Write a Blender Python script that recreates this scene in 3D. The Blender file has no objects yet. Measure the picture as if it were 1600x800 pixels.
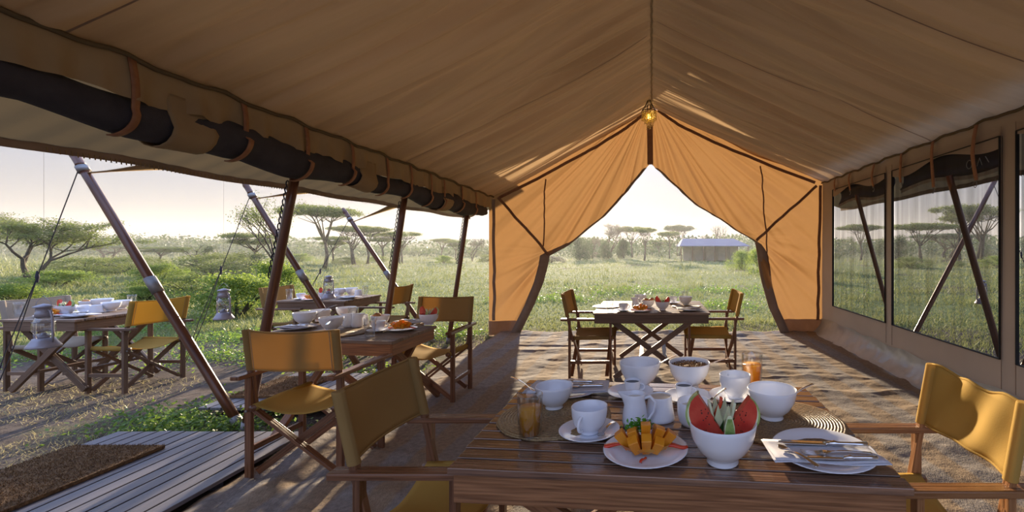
import bpy, math, random
import numpy as np
from mathutils import Vector, Matrix
# ------------------------------------------------------------------ camera, sky, sun, exposure
S = bpy.context.scene
COL = S.collection
HC, F, PX, PY = 1.47, 680.0, 1018.0, 388.0      # eye height, focal length and principal point on a 1600x800 frame
cam_d = bpy.data.cameras.new('camera')
cam_d.sensor_width = 36.0
cam_d.lens = F / 1600 * 36
cam_d.shift_x = -(PX - 800) / 1600
cam_d.shift_y = -(400 - PY) / 1600
cam_d.clip_start, cam_d.clip_end = 0.05, 3000
cam = bpy.data.objects.new('camera', cam_d)
cam.location = (0, 0, HC)
cam.rotation_euler = (math.pi / 2, 0, 0)
COL.objects.link(cam)
S.camera = cam
S.view_settings.view_transform = 'Standard'
S.view_settings.look = 'None'
S.view_settings.gamma = 1
S.view_settings.exposure = 0.95
S.view_settings.use_curve_mapping = False
S.cycles.use_denoising = True
S.cycles.max_bounces = 8
S.cycles.transparent_max_bounces = 12
S.cycles.volume_bounces = 1
S.cycles.sample_clamp_indirect = 6
S.cycles.caustics_reflective = False
S.cycles.caustics_refractive = False

SUN = Vector((-0.19, 1.0, 0.19)).normalized()
sd = bpy.data.lights.new('sun', 'SUN')
sd.energy = 7.2
sd.angle = math.radians(1.2)
sd.color = (1.0, 0.80, 0.55)
sun = bpy.data.objects.new('sun', sd)
sun.rotation_euler = SUN.to_track_quat('Z', 'Y').to_euler()
sun.location = (-3, 20, 8)
COL.objects.link(sun)

def rgb(r, g, b):
    f = lambda c: (c / 255 / 12.92) if c <= 10 else ((c / 255 + 0.055) / 1.055) ** 2.4
    return (f(r), f(g), f(b), 1)

W = bpy.data.worlds.new('sky')
S.world = W
W.use_nodes = True
nt = W.node_tree
for n in list(nt.nodes): nt.nodes.remove(n)
def N(t, ty, **k):
    n = t.nodes.new(ty)
    for a, b in k.items(): setattr(n, a, b)
    return n
tc = N(nt, 'ShaderNodeTexCoord')
sep = N(nt, 'ShaderNodeSeparateXYZ')
nt.links.new(tc.outputs['Generated'], sep.inputs[0])
ramp = N(nt, 'ShaderNodeValToRGB')
nt.links.new(sep.outputs[2], ramp.inputs[0])
cr = ramp.color_ramp
cr.elements[0].position = 0.0;  cr.elements[0].color = (0.285, 0.245, 0.22, 1)
cr.elements[1].position = 0.9;  cr.elements[1].color = (0.43, 0.58, 0.98, 1)
for p, c in ((0.06, (0.265, 0.252, 0.255, 1)), (0.16, (0.25, 0.27, 0.33, 1)), (0.5, (0.41, 0.51, 0.80, 1))):
    e = cr.elements.new(p); e.color = c
dot = N(nt, 'ShaderNodeVectorMath', operation='DOT_PRODUCT')
nt.links.new(tc.outputs['Generated'], dot.inputs[0]); dot.inputs[1].default_value = SUN
mx = N(nt, 'ShaderNodeMath', operation='MAXIMUM'); mx.inputs[1].default_value = 0
nt.links.new(dot.outputs['Value'], mx.inputs[0])
pw = N(nt, 'ShaderNodeMath', operation='POWER'); pw.inputs[1].default_value = 18
nt.links.new(mx.outputs[0], pw.inputs[0])
glow = N(nt, 'ShaderNodeMix', data_type='RGBA', blend_type='ADD'); glow.inputs[0].default_value = 1
gl = N(nt, 'ShaderNodeMix', data_type='RGBA'); gl.inputs[6].default_value = (0, 0, 0, 1); gl.inputs[7].default_value = (0.17, 0.145, 0.105, 1)
nt.links.new(pw.outputs[0], gl.inputs[0])
nt.links.new(ramp.outputs[0], glow.inputs[6]); nt.links.new(gl.outputs[2], glow.inputs[7])
bg = N(nt, 'ShaderNodeBackground'); bg.inputs[1].default_value = 1.0
nt.links.new(glow.outputs[2], bg.inputs[0])
wo = N(nt, 'ShaderNodeOutputWorld'); nt.links.new(bg.outputs[0], wo.inputs[0])

# ------------------------------------------------------------------ helpers
def P(u, v, Y):                       # point at depth Y
    return Vector(((u - PX) / F * Y, Y, HC - (v - PY) / F * Y))
def G(u, v, z=0.0):                   # point on the level z
    Y = F * (HC - z) / (v - PY)
    return Vector(((u - PX) / F * Y, Y, z))

def tag(o, label=None, cat=None, group=None, kind=None):
    if label: o['label'] = label
    if cat: o['category'] = cat
    if group: o['group'] = group
    if kind: o['kind'] = kind
    return o
def thing(name, loc, label, cat, group=None, rz=0.0):
    o = bpy.data.objects.new(name, None); COL.objects.link(o)
    o.empty_display_size = 0.05
    o.location = loc; o.rotation_euler = (0, 0, rz)
    return tag(o, label, cat, group)
KIDS = {}
def copy_tree(o, parent=None):
    c = o.copy(); COL.objects.link(c); c.parent = parent
    for ch in KIDS.get(o.name, []):
        d = copy_tree(ch, c)
        KIDS.setdefault(c.name, []).append(d)
    return c
def adopt(o, parent):
    if parent is not None:
        o.parent = parent
        KIDS.setdefault(parent.name, []).append(o)

class MB:
    def __init__(s, org=(0, 0, 0)):
        s.V, s.Fc, s.UV, s.org = [], [], [], Vector(org)
    def add(s, vs, fs, uvs=None):
        n = len(s.V)
        s.V += [tuple(v) for v in vs]
        s.Fc += [tuple(i + n for i in f) for f in fs]
        s.UV += uvs if uvs else [[(0, 0)] * len(f) for f in fs]
        return s
    def bar(s, p0, p1, w, t, up=(0, 0, 1), w1=None, t1=None):
        p0, p1 = Vector(p0), Vector(p1)
        d = p1 - p0; L = d.length; d.normalize()
        up = Vector(up)
        if abs(d.dot(up)) > 0.98: up = Vector((1, 0, 0))
        a = d.cross(up).normalized(); b = a.cross(d).normalized()
        w1 = w if w1 is None else w1; t1 = t if t1 is None else t1
        vs = []
        for p, ww, tt in ((p0, w, t), (p1, w1, t1)):
            for sa, sb in ((-1, -1), (1, -1), (1, 1), (-1, 1)):
                vs.append(p + a * sa * ww / 2 + b * sb * tt / 2)
        fs = [(0, 1, 2, 3), (7, 6, 5, 4)]; uv = [[(0, 0), (0, w), (t, w), (t, 0)]] * 2
        k = [0, w, w + t, 2 * w + t, 2 * w + 2 * t]
        r = random.random() * 5
        for i in range(4):
            j = (i + 1) % 4
            fs.append((i + 4, j + 4, j, i)); uv.append([(r + L, k[i]), (r + L, k[i + 1]), (r, k[i + 1]), (r, k[i])])
        return s.add(vs, fs, uv)
    def box(s, c, size):
        c = Vector(c); sx, sy, sz = size
        if sy > sx and sy >= sz: return s.bar(c - Vector((0, sy / 2, 0)), c + Vector((0, sy / 2, 0)), sx, sz)
        if sz > sx and sz > sy: return s.bar(c - Vector((0, 0, sz / 2)), c + Vector((0, 0, sz / 2)), sy, sx, up=(1, 0, 0))
        return s.bar(c - Vector((sx / 2, 0, 0)), c + Vector((sx / 2, 0, 0)), sy, sz)
    def tube(s, path, r, n=8, cap=True):
        path = [Vector(p) for p in path]; m = len(path)
        rs = r if isinstance(r, (list, tuple)) else [r] * m
        vs, fs, uv = [], [], []
        a = None; L = 0
        for i, p in enumerate(path):
            d = (path[min(i + 1, m - 1)] - path[max(i - 1, 0)])
            if d.length < 1e-9: d = Vector((0, 0, 1))
            d.normalize()
            if a is None:
                a = d.cross(Vector((0, 0, 1)) if abs(d.z) < 0.9 else Vector((1, 0, 0))).normalized()
            else:
                a = (a - d * a.dot(d))
                a = a.normalized() if a.length > 1e-6 else d.orthogonal().normalized()
            b = d.cross(a)
            for k in range(n):
                t = 2 * math.pi * k / n
                vs.append(p + (a * math.cos(t) + b * math.sin(t)) * rs[i])
            if i:
                L2 = L + (path[i] - path[i - 1]).length
                for k in range(n):
                    q = (k + 1) % n
                    fs.append(((i - 1) * n + k, (i - 1) * n + q, i * n + q, i * n + k))
                    uv.append([(L, k * .02), (L, (k + 1) * .02), (L2, (k + 1) * .02), (L2, k * .02)])
                L = L2
        if cap:
            fs.append(tuple(range(n))[::-1]); uv.append([(0, 0)] * n)
            fs.append(tuple((m - 1) * n + k for k in range(n))); uv.append([(0, 0)] * n)
        return s.add(vs, fs, uv)
    def lathe(s, prof, n=24, c=(0, 0, 0), mod=None):
        cx, cy, cz = c
        vs, fs, uv = [], [], []
        for i, (r, z) in enumerate(prof):
            for k in range(n):
                t = 2 * math.pi * k / n
                rr = r + (mod(i, k) if mod else 0)
                vs.append((cx + rr * math.cos(t), cy + rr * math.sin(t), cz + z))
        for i in range(len(prof) - 1):
            for k in range(n):
                q = (k + 1) % n
                fs.append((i * n + k, i * n + q, (i + 1) * n + q, (i + 1) * n + k))
                uv.append([(prof[i][0], prof[i][1])] * 4)
        return s.add(vs, fs, uv)
    def grid(s, f, nu, nv, close=False):
        vs = [f(i / (nu - 1), j / (nv - 1)) for j in range(nv) for i in range(nu)]
        fs, uv = [], []
        for j in range(nv - 1):
            for i in range(nu - 1):
                fs.append((j * nu + i, j * nu + i + 1, (j + 1) * nu + i + 1, (j + 1) * nu + i))
                uv.append([(i / nu, j / nv), ((i + 1) / nu, j / nv), ((i + 1) / nu, (j + 1) / nv), (i / nu, (j + 1) / nv)])
        return s.add(vs, fs, uv)
    def build(s, name, mat, parent=None, smooth=False, bevel=0.0, solid=0.0):
        me = bpy.data.meshes.new(name)
        ox, oy, oz = s.org
        me.from_pydata([(x - ox, y - oy, z - oz) for x, y, z in s.V], [], s.Fc)
        ul = me.uv_layers.new(name='UVMap')
        flat = [c for f in s.UV for p in f for c in p]
        ul.data.foreach_set('uv', flat)
        if smooth:
            me.polygons.foreach_set('use_smooth', [True] * len(me.polygons))
        me.materials.append(mat)
        o = bpy.data.objects.new(name, me); COL.objects.link(o)
        if parent is not None: adopt(o, parent)
        else: o.location = s.org
        if solid:
            m = o.modifiers.new('solid', 'SOLIDIFY'); m.thickness = solid; m.offset = 0
        if bevel:
            m = o.modifiers.new('bevel', 'BEVEL'); m.width = bevel; m.segments = 2; m.limit_method = 'ANGLE'
        return o

def np_mesh(name, V, Q, mat, parent=None, smooth=False, loc=None):
    me = bpy.data.meshes.new(name)
    k = Q.shape[1]
    me.vertices.add(len(V)); me.vertices.foreach_set('co', np.ascontiguousarray(V, dtype=np.float32).ravel())
    me.loops.add(Q.size); me.loops.foreach_set('vertex_index', Q.astype(np.int32).ravel())
    me.polygons.add(len(Q))
    me.polygons.foreach_set('loop_start', np.arange(0, Q.size, k, dtype=np.int32))
    me.polygons.foreach_set('loop_total', np.full(len(Q), k, dtype=np.int32))
    if smooth: me.polygons.foreach_set('use_smooth', [True] * len(Q))
    me.update(calc_edges=True); me.validate()
    me.materials.append(mat)
    o = bpy.data.objects.new(name, me); COL.objects.link(o)
    if loc is not None: o.location = loc
    adopt(o, parent)
    return o
def np_grid(X, Y, Z):
    nv, nu = X.shape
    V = np.stack([X, Y, Z], -1).reshape(-1, 3)
    i = np.arange(nu - 1); j = np.arange(nv - 1)
    I, J = np.meshgrid(i, j)
    a = (J * nu + I).ravel()
    return V, np.stack([a, a + 1, a + nu + 1, a + nu], -1)
def leaves(rng, pts, size, flat=0.5):
    """small diamond leaves at pts"""
    n = len(pts)
    nrm = rng.normal(size=(n, 3)); nrm[:, 2] += flat * 3 * np.sign(rng.random(n) - .2)
    nrm /= np.linalg.norm(nrm, axis=1, keepdims=True)
    r = rng.normal(size=(n, 3)); a = np.cross(nrm, r); a /= np.linalg.norm(a, axis=1, keepdims=True)
    b = np.cross(nrm, a)
    s = np.asarray(size).reshape(-1, 1) * np.ones((n, 1))
    V = np.stack([pts - a * s, pts - b * s * .5, pts + a * s, pts + b * s * .5], 1).reshape(-1, 3)
    return V, np.arange(4 * n).reshape(n, 4)
def blades(rng, base, h, w, lean):
    n = len(base)
    t = rng.random(n) * 2 * np.pi
    side = np.stack([np.cos(t), np.sin(t), np.zeros(n)], 1) * w[:, None]
    l = rng.normal(size=(n, 2)) * lean[:, None]
    tip = base + np.stack([l[:, 0], l[:, 1], h], 1)
    V = np.stack([base - side, base + side, tip], 1).reshape(-1, 3)
    return V, np.arange(3 * n).reshape(n, 3)
def vnoise(x, y, seed=0):
    xi, yi = np.floor(x).astype(int), np.floor(y).astype(int)
    xf, yf = x - xi, y - yi
    u, v = xf * xf * (3 - 2 * xf), yf * yf * (3 - 2 * yf)
    def h(a, b):
        k = (a * 374761393 + b * 668265263 + seed * 1442695041) & 0x7fffffff
        k = (k ^ (k >> 13)) * 1274126177 & 0x7fffffff
        return ((k ^ (k >> 16)) & 0xffff) / 65535.0
    return (h(xi, yi) * (1 - u) + h(xi + 1, yi) * u) * (1 - v) + (h(xi, yi + 1) * (1 - u) + h(xi + 1, yi + 1) * u) * v
def fbm(x, y, seed=0, o=4):
    r = 0; a = .5
    for i in range(o):
        r = r + a * vnoise(x, y, seed + i * 7); x, y = (x * .8 - y * .6) * 2.03 + 5.2, (x * .6 + y * .8) * 2.03 + 1.7; a *= .5
    return r

# ------------------------------------------------------------------ materials
def new_mat(name):
    m = bpy.data.materials.new(name); m.use_nodes = True
    t = m.node_tree
    for n in list(t.nodes): t.nodes.remove(n)
    out = N(t, 'ShaderNodeOutputMaterial'); b = N(t, 'ShaderNodeBsdfPrincipled')
    t.links.new(b.outputs[0], out.inputs[0])
    return m, t, b, out
def noise_mat(name, c1, c2, scale=5.0, stretch=(1, 1, 1), rough=0.6, bump=0.0, bscale=None, coord='Object', detail=5,
              metal=0.0, transl=None, tfac=0.0, spec=0.5, rand=0.0, coat=0.0, contrast=(0.3, 0.7), r2=None):
    m, t, b, out = new_mat(name)
    tcn = N(t, 'ShaderNodeTexCoord'); mp = N(t, 'ShaderNodeMapping'); mp.inputs['Scale'].default_value = stretch
    t.links.new(tcn.outputs[coord], mp.inputs[0])
    vec = mp.outputs[0]
    if rand:
        oi = N(t, 'ShaderNodeObjectInfo'); ad = N(t, 'ShaderNodeVectorMath', operation='ADD')
        ml = N(t, 'ShaderNodeMath', operation='MULTIPLY'); ml.inputs[1].default_value = 37.0
        t.links.new(oi.outputs['Random'], ml.inputs[0])
        t.links.new(mp.outputs[0], ad.inputs[0]); t.links.new(ml.outputs[0], ad.inputs[1]); vec = ad.outputs[0]
    nz = N(t, 'ShaderNodeTexNoise'); nz.inputs['Scale'].default_value = scale; nz.inputs['Detail'].default_value = detail
    t.links.new(vec, nz.inputs[0])
    rp = N(t, 'ShaderNodeValToRGB'); e = rp.color_ramp.elements
    e[0].position, e[1].position = contrast; e[0].color, e[1].color = c1, c2
    t.links.new(nz.outputs[0], rp.inputs[0])
    col = rp.outputs[0]
    if rand:
        hs = N(t, 'ShaderNodeHueSaturation'); mr = N(t, 'ShaderNodeMapRange')
        mr.inputs[3].default_value = 1 - rand; mr.inputs[4].default_value = 1 + rand
        t.links.new(oi.outputs['Random'], mr.inputs[0]); t.links.new(mr.outputs[0], hs.inputs['Value'])
        t.links.new(col, hs.inputs['Color']); col = hs.outputs[0]
    t.links.new(col, b.inputs['Base Color'])
    b.inputs['Roughness'].default_value = rough; b.inputs['Metallic'].default_value = metal
    b.inputs['Specular IOR Level'].default_value = spec
    b.inputs['Coat Weight'].default_value = coat; b.inputs['Coat Roughness'].default_value = 0.14 if coat > .6 else 0.25
    if r2 is not None:
        mr2 = N(t, 'ShaderNodeMapRange'); mr2.inputs[1].default_value = .35; mr2.inputs[2].default_value = .65
        mr2.inputs[3].default_value = rough; mr2.inputs[4].default_value = r2
        t.links.new(nz.outputs[0], mr2.inputs[0]); t.links.new(mr2.outputs[0], b.inputs['Roughness'])
    if bump:
        n2 = N(t, 'ShaderNodeTexNoise'); n2.inputs['Scale'].default_value = bscale or scale * 4; n2.inputs['Detail'].default_value = 4
        t.links.new(vec, n2.inputs[0])
        bp = N(t, 'ShaderNodeBump'); bp.inputs['Strength'].default_value = bump; bp.inputs['Distance'].default_value = 0.01
        t.links.new(n2.outputs[0], bp.inputs['Height']); t.links.new(bp.outputs[0], b.inputs['Normal'])
    if tfac:
        tr = N(t, 'ShaderNodeBsdfTranslucent')
        if transl == 'same': t.links.new(col, tr.inputs[0])
        else: tr.inputs[0].default_value = transl
        mixs = N(t, 'ShaderNodeMixShader'); mixs.inputs[0].default_value = tfac
        t.links.new(b.outputs[0], mixs.inputs[1]); t.links.new(tr.outputs[0], mixs.inputs[2])
        t.links.new(mixs.outputs[0], out.inputs[0])
    return m
M = {}
M['roof'] = noise_mat('roof_canvas', (.40, .285, .165, 1), (.58, .42, .26, 1), 1.2, stretch=(.35, 5.5, .5), contrast=(.32, .62), rough=.9, bump=.15, bscale=220, transl=(.62, .43, .25, 1), tfac=.24, spec=.1)  # colour streaks down the slope stand in for shading of the folds
M['flysheet'] = noise_mat('flysheet_canvas', (.50, .42, .30, 1), (.56, .47, .34, 1), 1.6, rough=.9, transl=(.62, .52, .38, 1), tfac=.5, spec=.1)
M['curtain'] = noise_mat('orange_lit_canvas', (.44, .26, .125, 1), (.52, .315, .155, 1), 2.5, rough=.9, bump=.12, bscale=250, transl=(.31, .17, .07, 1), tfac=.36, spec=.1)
M['wall'] = noise_mat('wall_canvas', (.46, .37, .29, 1), (.52, .42, .33, 1), 2.0, rough=.9, bump=.12, bscale=200, transl=(.45, .33, .22, 1), tfac=.3, spec=.1)
M['fly'] = noise_mat('fly_canvas', (.16, .12, .07, 1), (.20, .155, .09, 1), 2.0, rough=.9, bump=.12, bscale=200, transl=(.26, .19, .10, 1), tfac=.2, spec=.1)
M['tan'] = noise_mat('tan_canvas', (.36, .26, .15, 1), (.42, .31, .18, 1), 6.0, rough=.9, bump=.1, bscale=200, transl=(.5, .35, .2, 1), tfac=.2, spec=.1)
M['hem'] = noise_mat('hem_canvas', (.30, .235, .185, 1), (.38, .30, .245, 1), 9.0, rough=.85, bump=.1, bscale=200, transl=(.42, .30, .22, 1), tfac=.28, spec=.1)
M['darktape'] = noise_mat('dark_tape', (.24, .13, .075, 1), (.30, .165, .095, 1), 14, rough=.85, transl=(.3, .14, .06, 1), tfac=.2)
M['pvc'] = noise_mat('skirt_pvc', (.33, .34, .335, 1), (.46, .47, .46, 1), 4, rough=.3, bump=.5, bscale=11, spec=.6)
M['netroll'] = noise_mat('dark_net_fabric', (.045, .042, .05, 1), (.065, .061, .07, 1), 7, rough=.85, bump=.3, bscale=160, spec=.2)
M['strap'] = noise_mat('leather_strap', (.24, .10, .045, 1), (.33, .15, .07, 1), 20, rough=.6, bump=.1)
M['black'] = noise_mat('black_tape', (.012, .012, .012, 1), (.02, .02, .02, 1), 20, rough=.7)
M['white'] = noise_mat('fringe_white', (.55, .52, .45, 1), (.68, .65, .58, 1), 20, rough=.8)
M['rope'] = noise_mat('guy_rope', (.02, .02, .035, 1), (.05, .05, .07, 1), 60, rough=.8)
M['cord'] = noise_mat('tan_cord', (.28, .22, .14, 1), (.36, .29, .19, 1), 60, rough=.8)
M['pole'] = noise_mat('varnished_pole', (.075, .022, .012, 1), (.17, .065, .03, 1), 3, stretch=(1, 12, 1), coord='UV', rough=.28, bump=.05, coat=.4, rand=.15)
M['metal'] = noise_mat('galvanised_metal', (.22, .21, .21, 1), (.32, .31, .31, 1), 12, rough=.5, metal=.6)
M['lantern'] = noise_mat('grey_lantern_paint', (.34, .34, .42, 1), (.44, .44, .53, 1), 12, rough=.35, metal=.2)
M['steel'] = noise_mat('cutlery_steel', (.70, .70, .72, 1), (.78, .78, .80, 1), 12, rough=.12, metal=1.0)
def wood(name, c1, c2, rough, r2, bump=.25, rand=.18, coat=.0, spec=.5):
    return noise_mat(name, c1, c2, 5.0, stretch=(.8, 22, 1), coord='UV', rough=rough, r2=r2, bump=bump, bscale=5, rand=rand, coat=coat, spec=spec)
M['slat'] = wood('tabletop_slat_wood', (.07, .034, .021, 1), (.24, .125, .075, 1), .12, .28, coat=.85, spec=.7, bump=.15)
M['slatgrey'] = wood('weathered_slat_wood', (.13, .085, .06, 1), (.30, .21, .15, 1), .35, .6)
M['apron'] = wood('apron_wood', (.13, .052, .022, 1), (.36, .165, .07, 1), .35, .6)
M['chairwood'] = wood('chair_wood', (.10, .040, .018, 1), (.24, .105, .05, 1), .25, .45, coat=.25)
M['chairgrey'] = wood('chair_wood_grey', (.10, .06, .04, 1), (.21, .13, .085, 1), .4, .6)
M['chairwood_lit'] = wood('chair_wood_sunlit', (.20, .075, .022, 1), (.40, .19, .075, 1), .25, .4, coat=.3)  # same chair wood, warm sunlight put into its colour
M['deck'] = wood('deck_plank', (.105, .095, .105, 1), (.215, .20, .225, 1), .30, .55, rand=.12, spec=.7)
M['canvas'] = noise_mat('mustard_canvas_lit', (.50, .335, .085, 1), (.58, .395, .11, 1), 3, rough=.85, bump=.1, bscale=260, transl=(.90, .62, .15, 1), tfac=.38, spec=.15)  # lit version of the chair canvas, sunlight put into the colour
M['canvas_shade'] = noise_mat('mustard_canvas_shaded', (.35, .225, .085, 1), (.42, .275, .105, 1), 3, rough=.85, bump=.1, bscale=260, transl=(.60, .38, .12, 1), tfac=.3, spec=.15)  # same chair canvas, colour darkened and browned to stand in for shade
M['canvaspale'] = noise_mat('pale_beige_canvas', (.42, .35, .27, 1), (.50, .42, .33, 1), 3, rough=.85, bump=.1, bscale=260, transl=(.5, .4, .3, 1), tfac=.2, spec=.15)
M['china'] = noise_mat('white_china', (.81, .84, .92, 1), (.84, .87, .95, 1), 3, rough=.12, spec=.6)
M['coffee'] = noise_mat('black_coffee', (.012, .006, .004, 1), (.02, .01, .006, 1), 3, rough=.08)
M['milk'] = noise_mat('porridge', (.62, .57, .48, 1), (.7, .66, .58, 1), 30, rough=.5)
M['granola'] = noise_mat('granola', (.10, .05, .02, 1), (.38, .22, .09, 1), 90, rough=.7, contrast=(.4, .6))
M['linen'] = noise_mat('white_linen', (.66, .66, .74, 1), (.74, .74, .80, 1), 20, rough=.85, bump=.1, bscale=300, transl=(.7, .7, .75, 1), tfac=.15)
M['mango'] = noise_mat('mango_flesh', (.80, .27, .012, 1), (.88, .38, .03, 1), 25, rough=.32, bump=.1, bscale=120, transl=(.9, .35, .02, 1), tfac=.2)
M['mangoskin'] = noise_mat('mango_skin', (.45, .10, .02, 1), (.6, .3, .03, 1), 12, rough=.35)
M['papaya'] = noise_mat('papaya_strip', (.62, .045, .02, 1), (.75, .09, .03, 1), 12, rough=.25)
M['melon'] = noise_mat('watermelon_flesh', (.62, .05, .035, 1), (.78, .12, .07, 1), 22, rough=.3, bump=.15, bscale=90, transl=(.8, .12, .07, 1), tfac=.2)
M['rind'] = noise_mat('watermelon_rind', (.10, .22, .04, 1), (.42, .55, .18, 1), 30, rough=.35)
M['rindwhite'] = noise_mat('pale_rind', (.62, .70, .42, 1), (.75, .80, .55, 1), 20, rough=.35)
M['darkleaf'] = noise_mat('dark_green_peel', (.01, .05, .01, 1), (.03, .11, .02, 1), 20, rough=.35)
M['seed'] = noise_mat('melon_seed', (.02, .01, .006, 1), (.05, .02, .01, 1), 20, rough=.3)
M['herb'] = noise_mat('parsley', (.06, .25, .02, 1), (.14, .42, .04, 1), 40, rough=.5, transl=(.2, .6, .04, 1), tfac=.35)
M['bread'] = noise_mat('bread_crust', (.42, .16, .05, 1), (.60, .30, .11, 1), 25, rough=.6, bump=.3, bscale=60)
M['sisal'] = noise_mat('coir_mat', (.10, .05, .02, 1), (.30, .17, .07, 1), 60, stretch=(1, 1, 1), rough=.95, bump=.8, bscale=160)
M['building'] = noise_mat('pale_tent_wall', (.36, .33, .28, 1), (.46, .42, .36, 1), 2, rough=.9)
M['buildroof'] = noise_mat('tent_roof_blue_grey', (.17, .17, .24, 1), (.21, .21, .28, 1), .6, rough=.7)
M['bark'] = noise_mat('bark', (.05, .038, .028, 1), (.13, .10, .075, 1), 6, rough=.9, bump=.4)
M['leafA'] = noise_mat('acacia_leaf', (.055, .095, .02, 1), (.15, .20, .055, 1), 1.2, rough=.7, transl=(.30, .36, .09, 1), tfac=.35, rand=.2)
M['leafB'] = noise_mat('bush_leaf', (.07, .13, .022, 1), (.19, .27, .05, 1), 1.2, rough=.6, transl=(.35, .45, .08, 1), tfac=.4, rand=.25)
M['leafC'] = noise_mat('grey_twigs', (.11, .10, .07, 1), (.22, .19, .13, 1), 2, rough=.8, transl=(.25, .22, .15, 1), tfac=.2, rand=.2)
M['leafD'] = noise_mat('dark_tree_leaf', (.025, .055, .018, 1), (.07, .115, .04, 1), 1.5, rough=.6, transl=(.12, .2, .04, 1), tfac=.25, rand=.2)
M['grass'] = noise_mat('grass_blades', (.10, .155, .04, 1), (.28, .32, .12, 1), .9, rough=.6, transl=(.32, .34, .13, 1), tfac=.36, contrast=(.35, .65))
M['drygrass'] = noise_mat('dry_grass', (.24, .21, .12, 1), (.40, .36, .22, 1), 1.5, rough=.8, transl=(.5, .45, .25, 1), tfac=.35)
M['weed'] = noise_mat('bright_weed', (.08, .17, .025, 1), (.19, .31, .06, 1), 3, rough=.5, transl=(.28, .42, .07, 1), tfac=.36)
M['hill'] = noise_mat('far_hills', (.12, .15, .12, 1), (.17, .19, .16, 1), .01, rough=1)

m, t, b, out = new_mat('clear_glass')
t.nodes.remove(b)
tp = N(t, 'ShaderNodeBsdfTransparent'); tp.inputs[0].default_value = (.95, .96, .97, 1)
gs = N(t, 'ShaderNodeBsdfGlossy'); gs.inputs['Roughness'].default_value = .03
lw = N(t, 'ShaderNodeLayerWeight'); lw.inputs[0].default_value = .5
f3 = N(t, 'ShaderNodeMath', operation='POWER'); f3.inputs[1].default_value = 2.2; t.links.new(lw.outputs['Facing'], f3.inputs[0])
fm = N(t, 'ShaderNodeMath', operation='MULTIPLY_ADD'); fm.inputs[1].default_value = .7; fm.inputs[2].default_value = .10; fm.use_clamp = True
t.links.new(f3.outputs[0], fm.inputs[0])
ms = N(t, 'ShaderNodeMixShader'); t.links.new(fm.outputs[0], ms.inputs[0]); t.links.new(tp.outputs[0], ms.inputs[1]); t.links.new(gs.outputs[0], ms.inputs[2])
t.links.new(ms.outputs[0], out.inputs[0])
M['glass'] = m
m, t, b, out = new_mat('orange_juice')
b.inputs['Base Color'].default_value = (1.0, .50, .01, 1); b.inputs['Roughness'].default_value = .3
tr = N(t, 'ShaderNodeBsdfTranslucent'); tr.inputs[0].default_value = (1, .50, .01, 1)
ms = N(t, 'ShaderNodeMixShader'); ms.inputs[0].default_value = .3
t.links.new(b.outputs[0], ms.inputs[1]); t.links.new(tr.outputs[0], ms.inputs[2]); t.links.new(ms.outputs[0], out.inputs[0])
M['juice'] = m
m, t, b, out = new_mat('lit_bulb')
b.inputs['Emission Color'].default_value = (1, .62, .12, 1); b.inputs['Emission Strength'].default_value = 7
M['bulb'] = m
m, t, b, out = new_mat('yellow_glass_bead')
b.inputs['Base Color'].default_value = (.75, .55, .10, 1); b.inputs['Roughness'].default_value = .12
b.inputs['Transmission Weight'].default_value = .45
M['bead'] = m
# window net: dark mesh that lets the view through, with long streaks
m, t, b, out = new_mat('window_net')
tcn = N(t, 'ShaderNodeTexCoord'); mp = N(t, 'ShaderNodeMapping'); mp.inputs['Scale'].default_value = (1, 9, .5)
t.links.new(tcn.outputs['Object'], mp.inputs[0])
nz = N(t, 'ShaderNodeTexNoise'); nz.inputs['Scale'].default_value = 1.6; nz.inputs['Detail'].default_value = 3
t.links.new(mp.outputs[0], nz.inputs[0])
mr = N(t, 'ShaderNodeMapRange'); mr.inputs[1].default_value = .3; mr.inputs[2].default_value = .7; mr.inputs[3].default_value = .36; mr.inputs[4].default_value = .64
t.links.new(nz.outputs[0], mr.inputs[0])
b.inputs['Base Color'].default_value = (.035, .035, .04, 1); b.inputs['Roughness'].default_value = .8
tp = N(t, 'ShaderNodeBsdfTransparent'); ms = N(t, 'ShaderNodeMixShader')
t.links.new(mr.outputs[0], ms.inputs[0]); t.links.new(b.outputs[0], ms.inputs[1]); t.links.new(tp.outputs[0], ms.inputs[2])
t.links.new(ms.outputs[0], out.inputs[0])
M['net'] = m
# woven round mats: concentric coils
def coil_mat(name, c1, c2):
    m, t, b, out = new_mat(name)
    tcn = N(t, 'ShaderNodeTexCoord')
    wv = N(t, 'ShaderNodeTexWave'); wv.wave_type = 'RINGS'; wv.rings_direction = 'Z'
    wv.inputs['Scale'].default_value = 26; wv.inputs['Distortion'].default_value = .4
    t.links.new(tcn.outputs['Object'], wv.inputs[0])
    nz = N(t, 'ShaderNodeTexNoise'); nz.inputs['Scale'].default_value = 130
    t.links.new(tcn.outputs['Object'], nz.inputs[0])
    rp = N(t, 'ShaderNodeValToRGB'); rp.color_ramp.elements[0].color = c1; rp.color_ramp.elements[1].color = c2
    rp.color_ramp.elements[0].position = .3; rp.color_ramp.elements[1].position = .7
    t.links.new(nz.outputs[0], rp.inputs[0]); t.links.new(rp.outputs[0], b.inputs['Base Color'])
    ad = N(t, 'ShaderNodeMath', operation='ADD'); t.links.new(wv.outputs[0], ad.inputs[0]); t.links.new(nz.outputs[0], ad.inputs[1])
    bp = N(t, 'ShaderNodeBump'); bp.inputs['Strength'].default_value = .9; bp.inputs['Distance'].default_value = .004
    t.links.new(ad.outputs[0], bp.inputs['Height']); t.links.new(bp.outputs[0], b.inputs['Normal'])
    b.inputs['Roughness'].default_value = .5
    return m
M['coil'] = coil_mat('woven_grass_mat', (.10, .055, .025, 1), (.30, .19, .09, 1))
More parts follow.
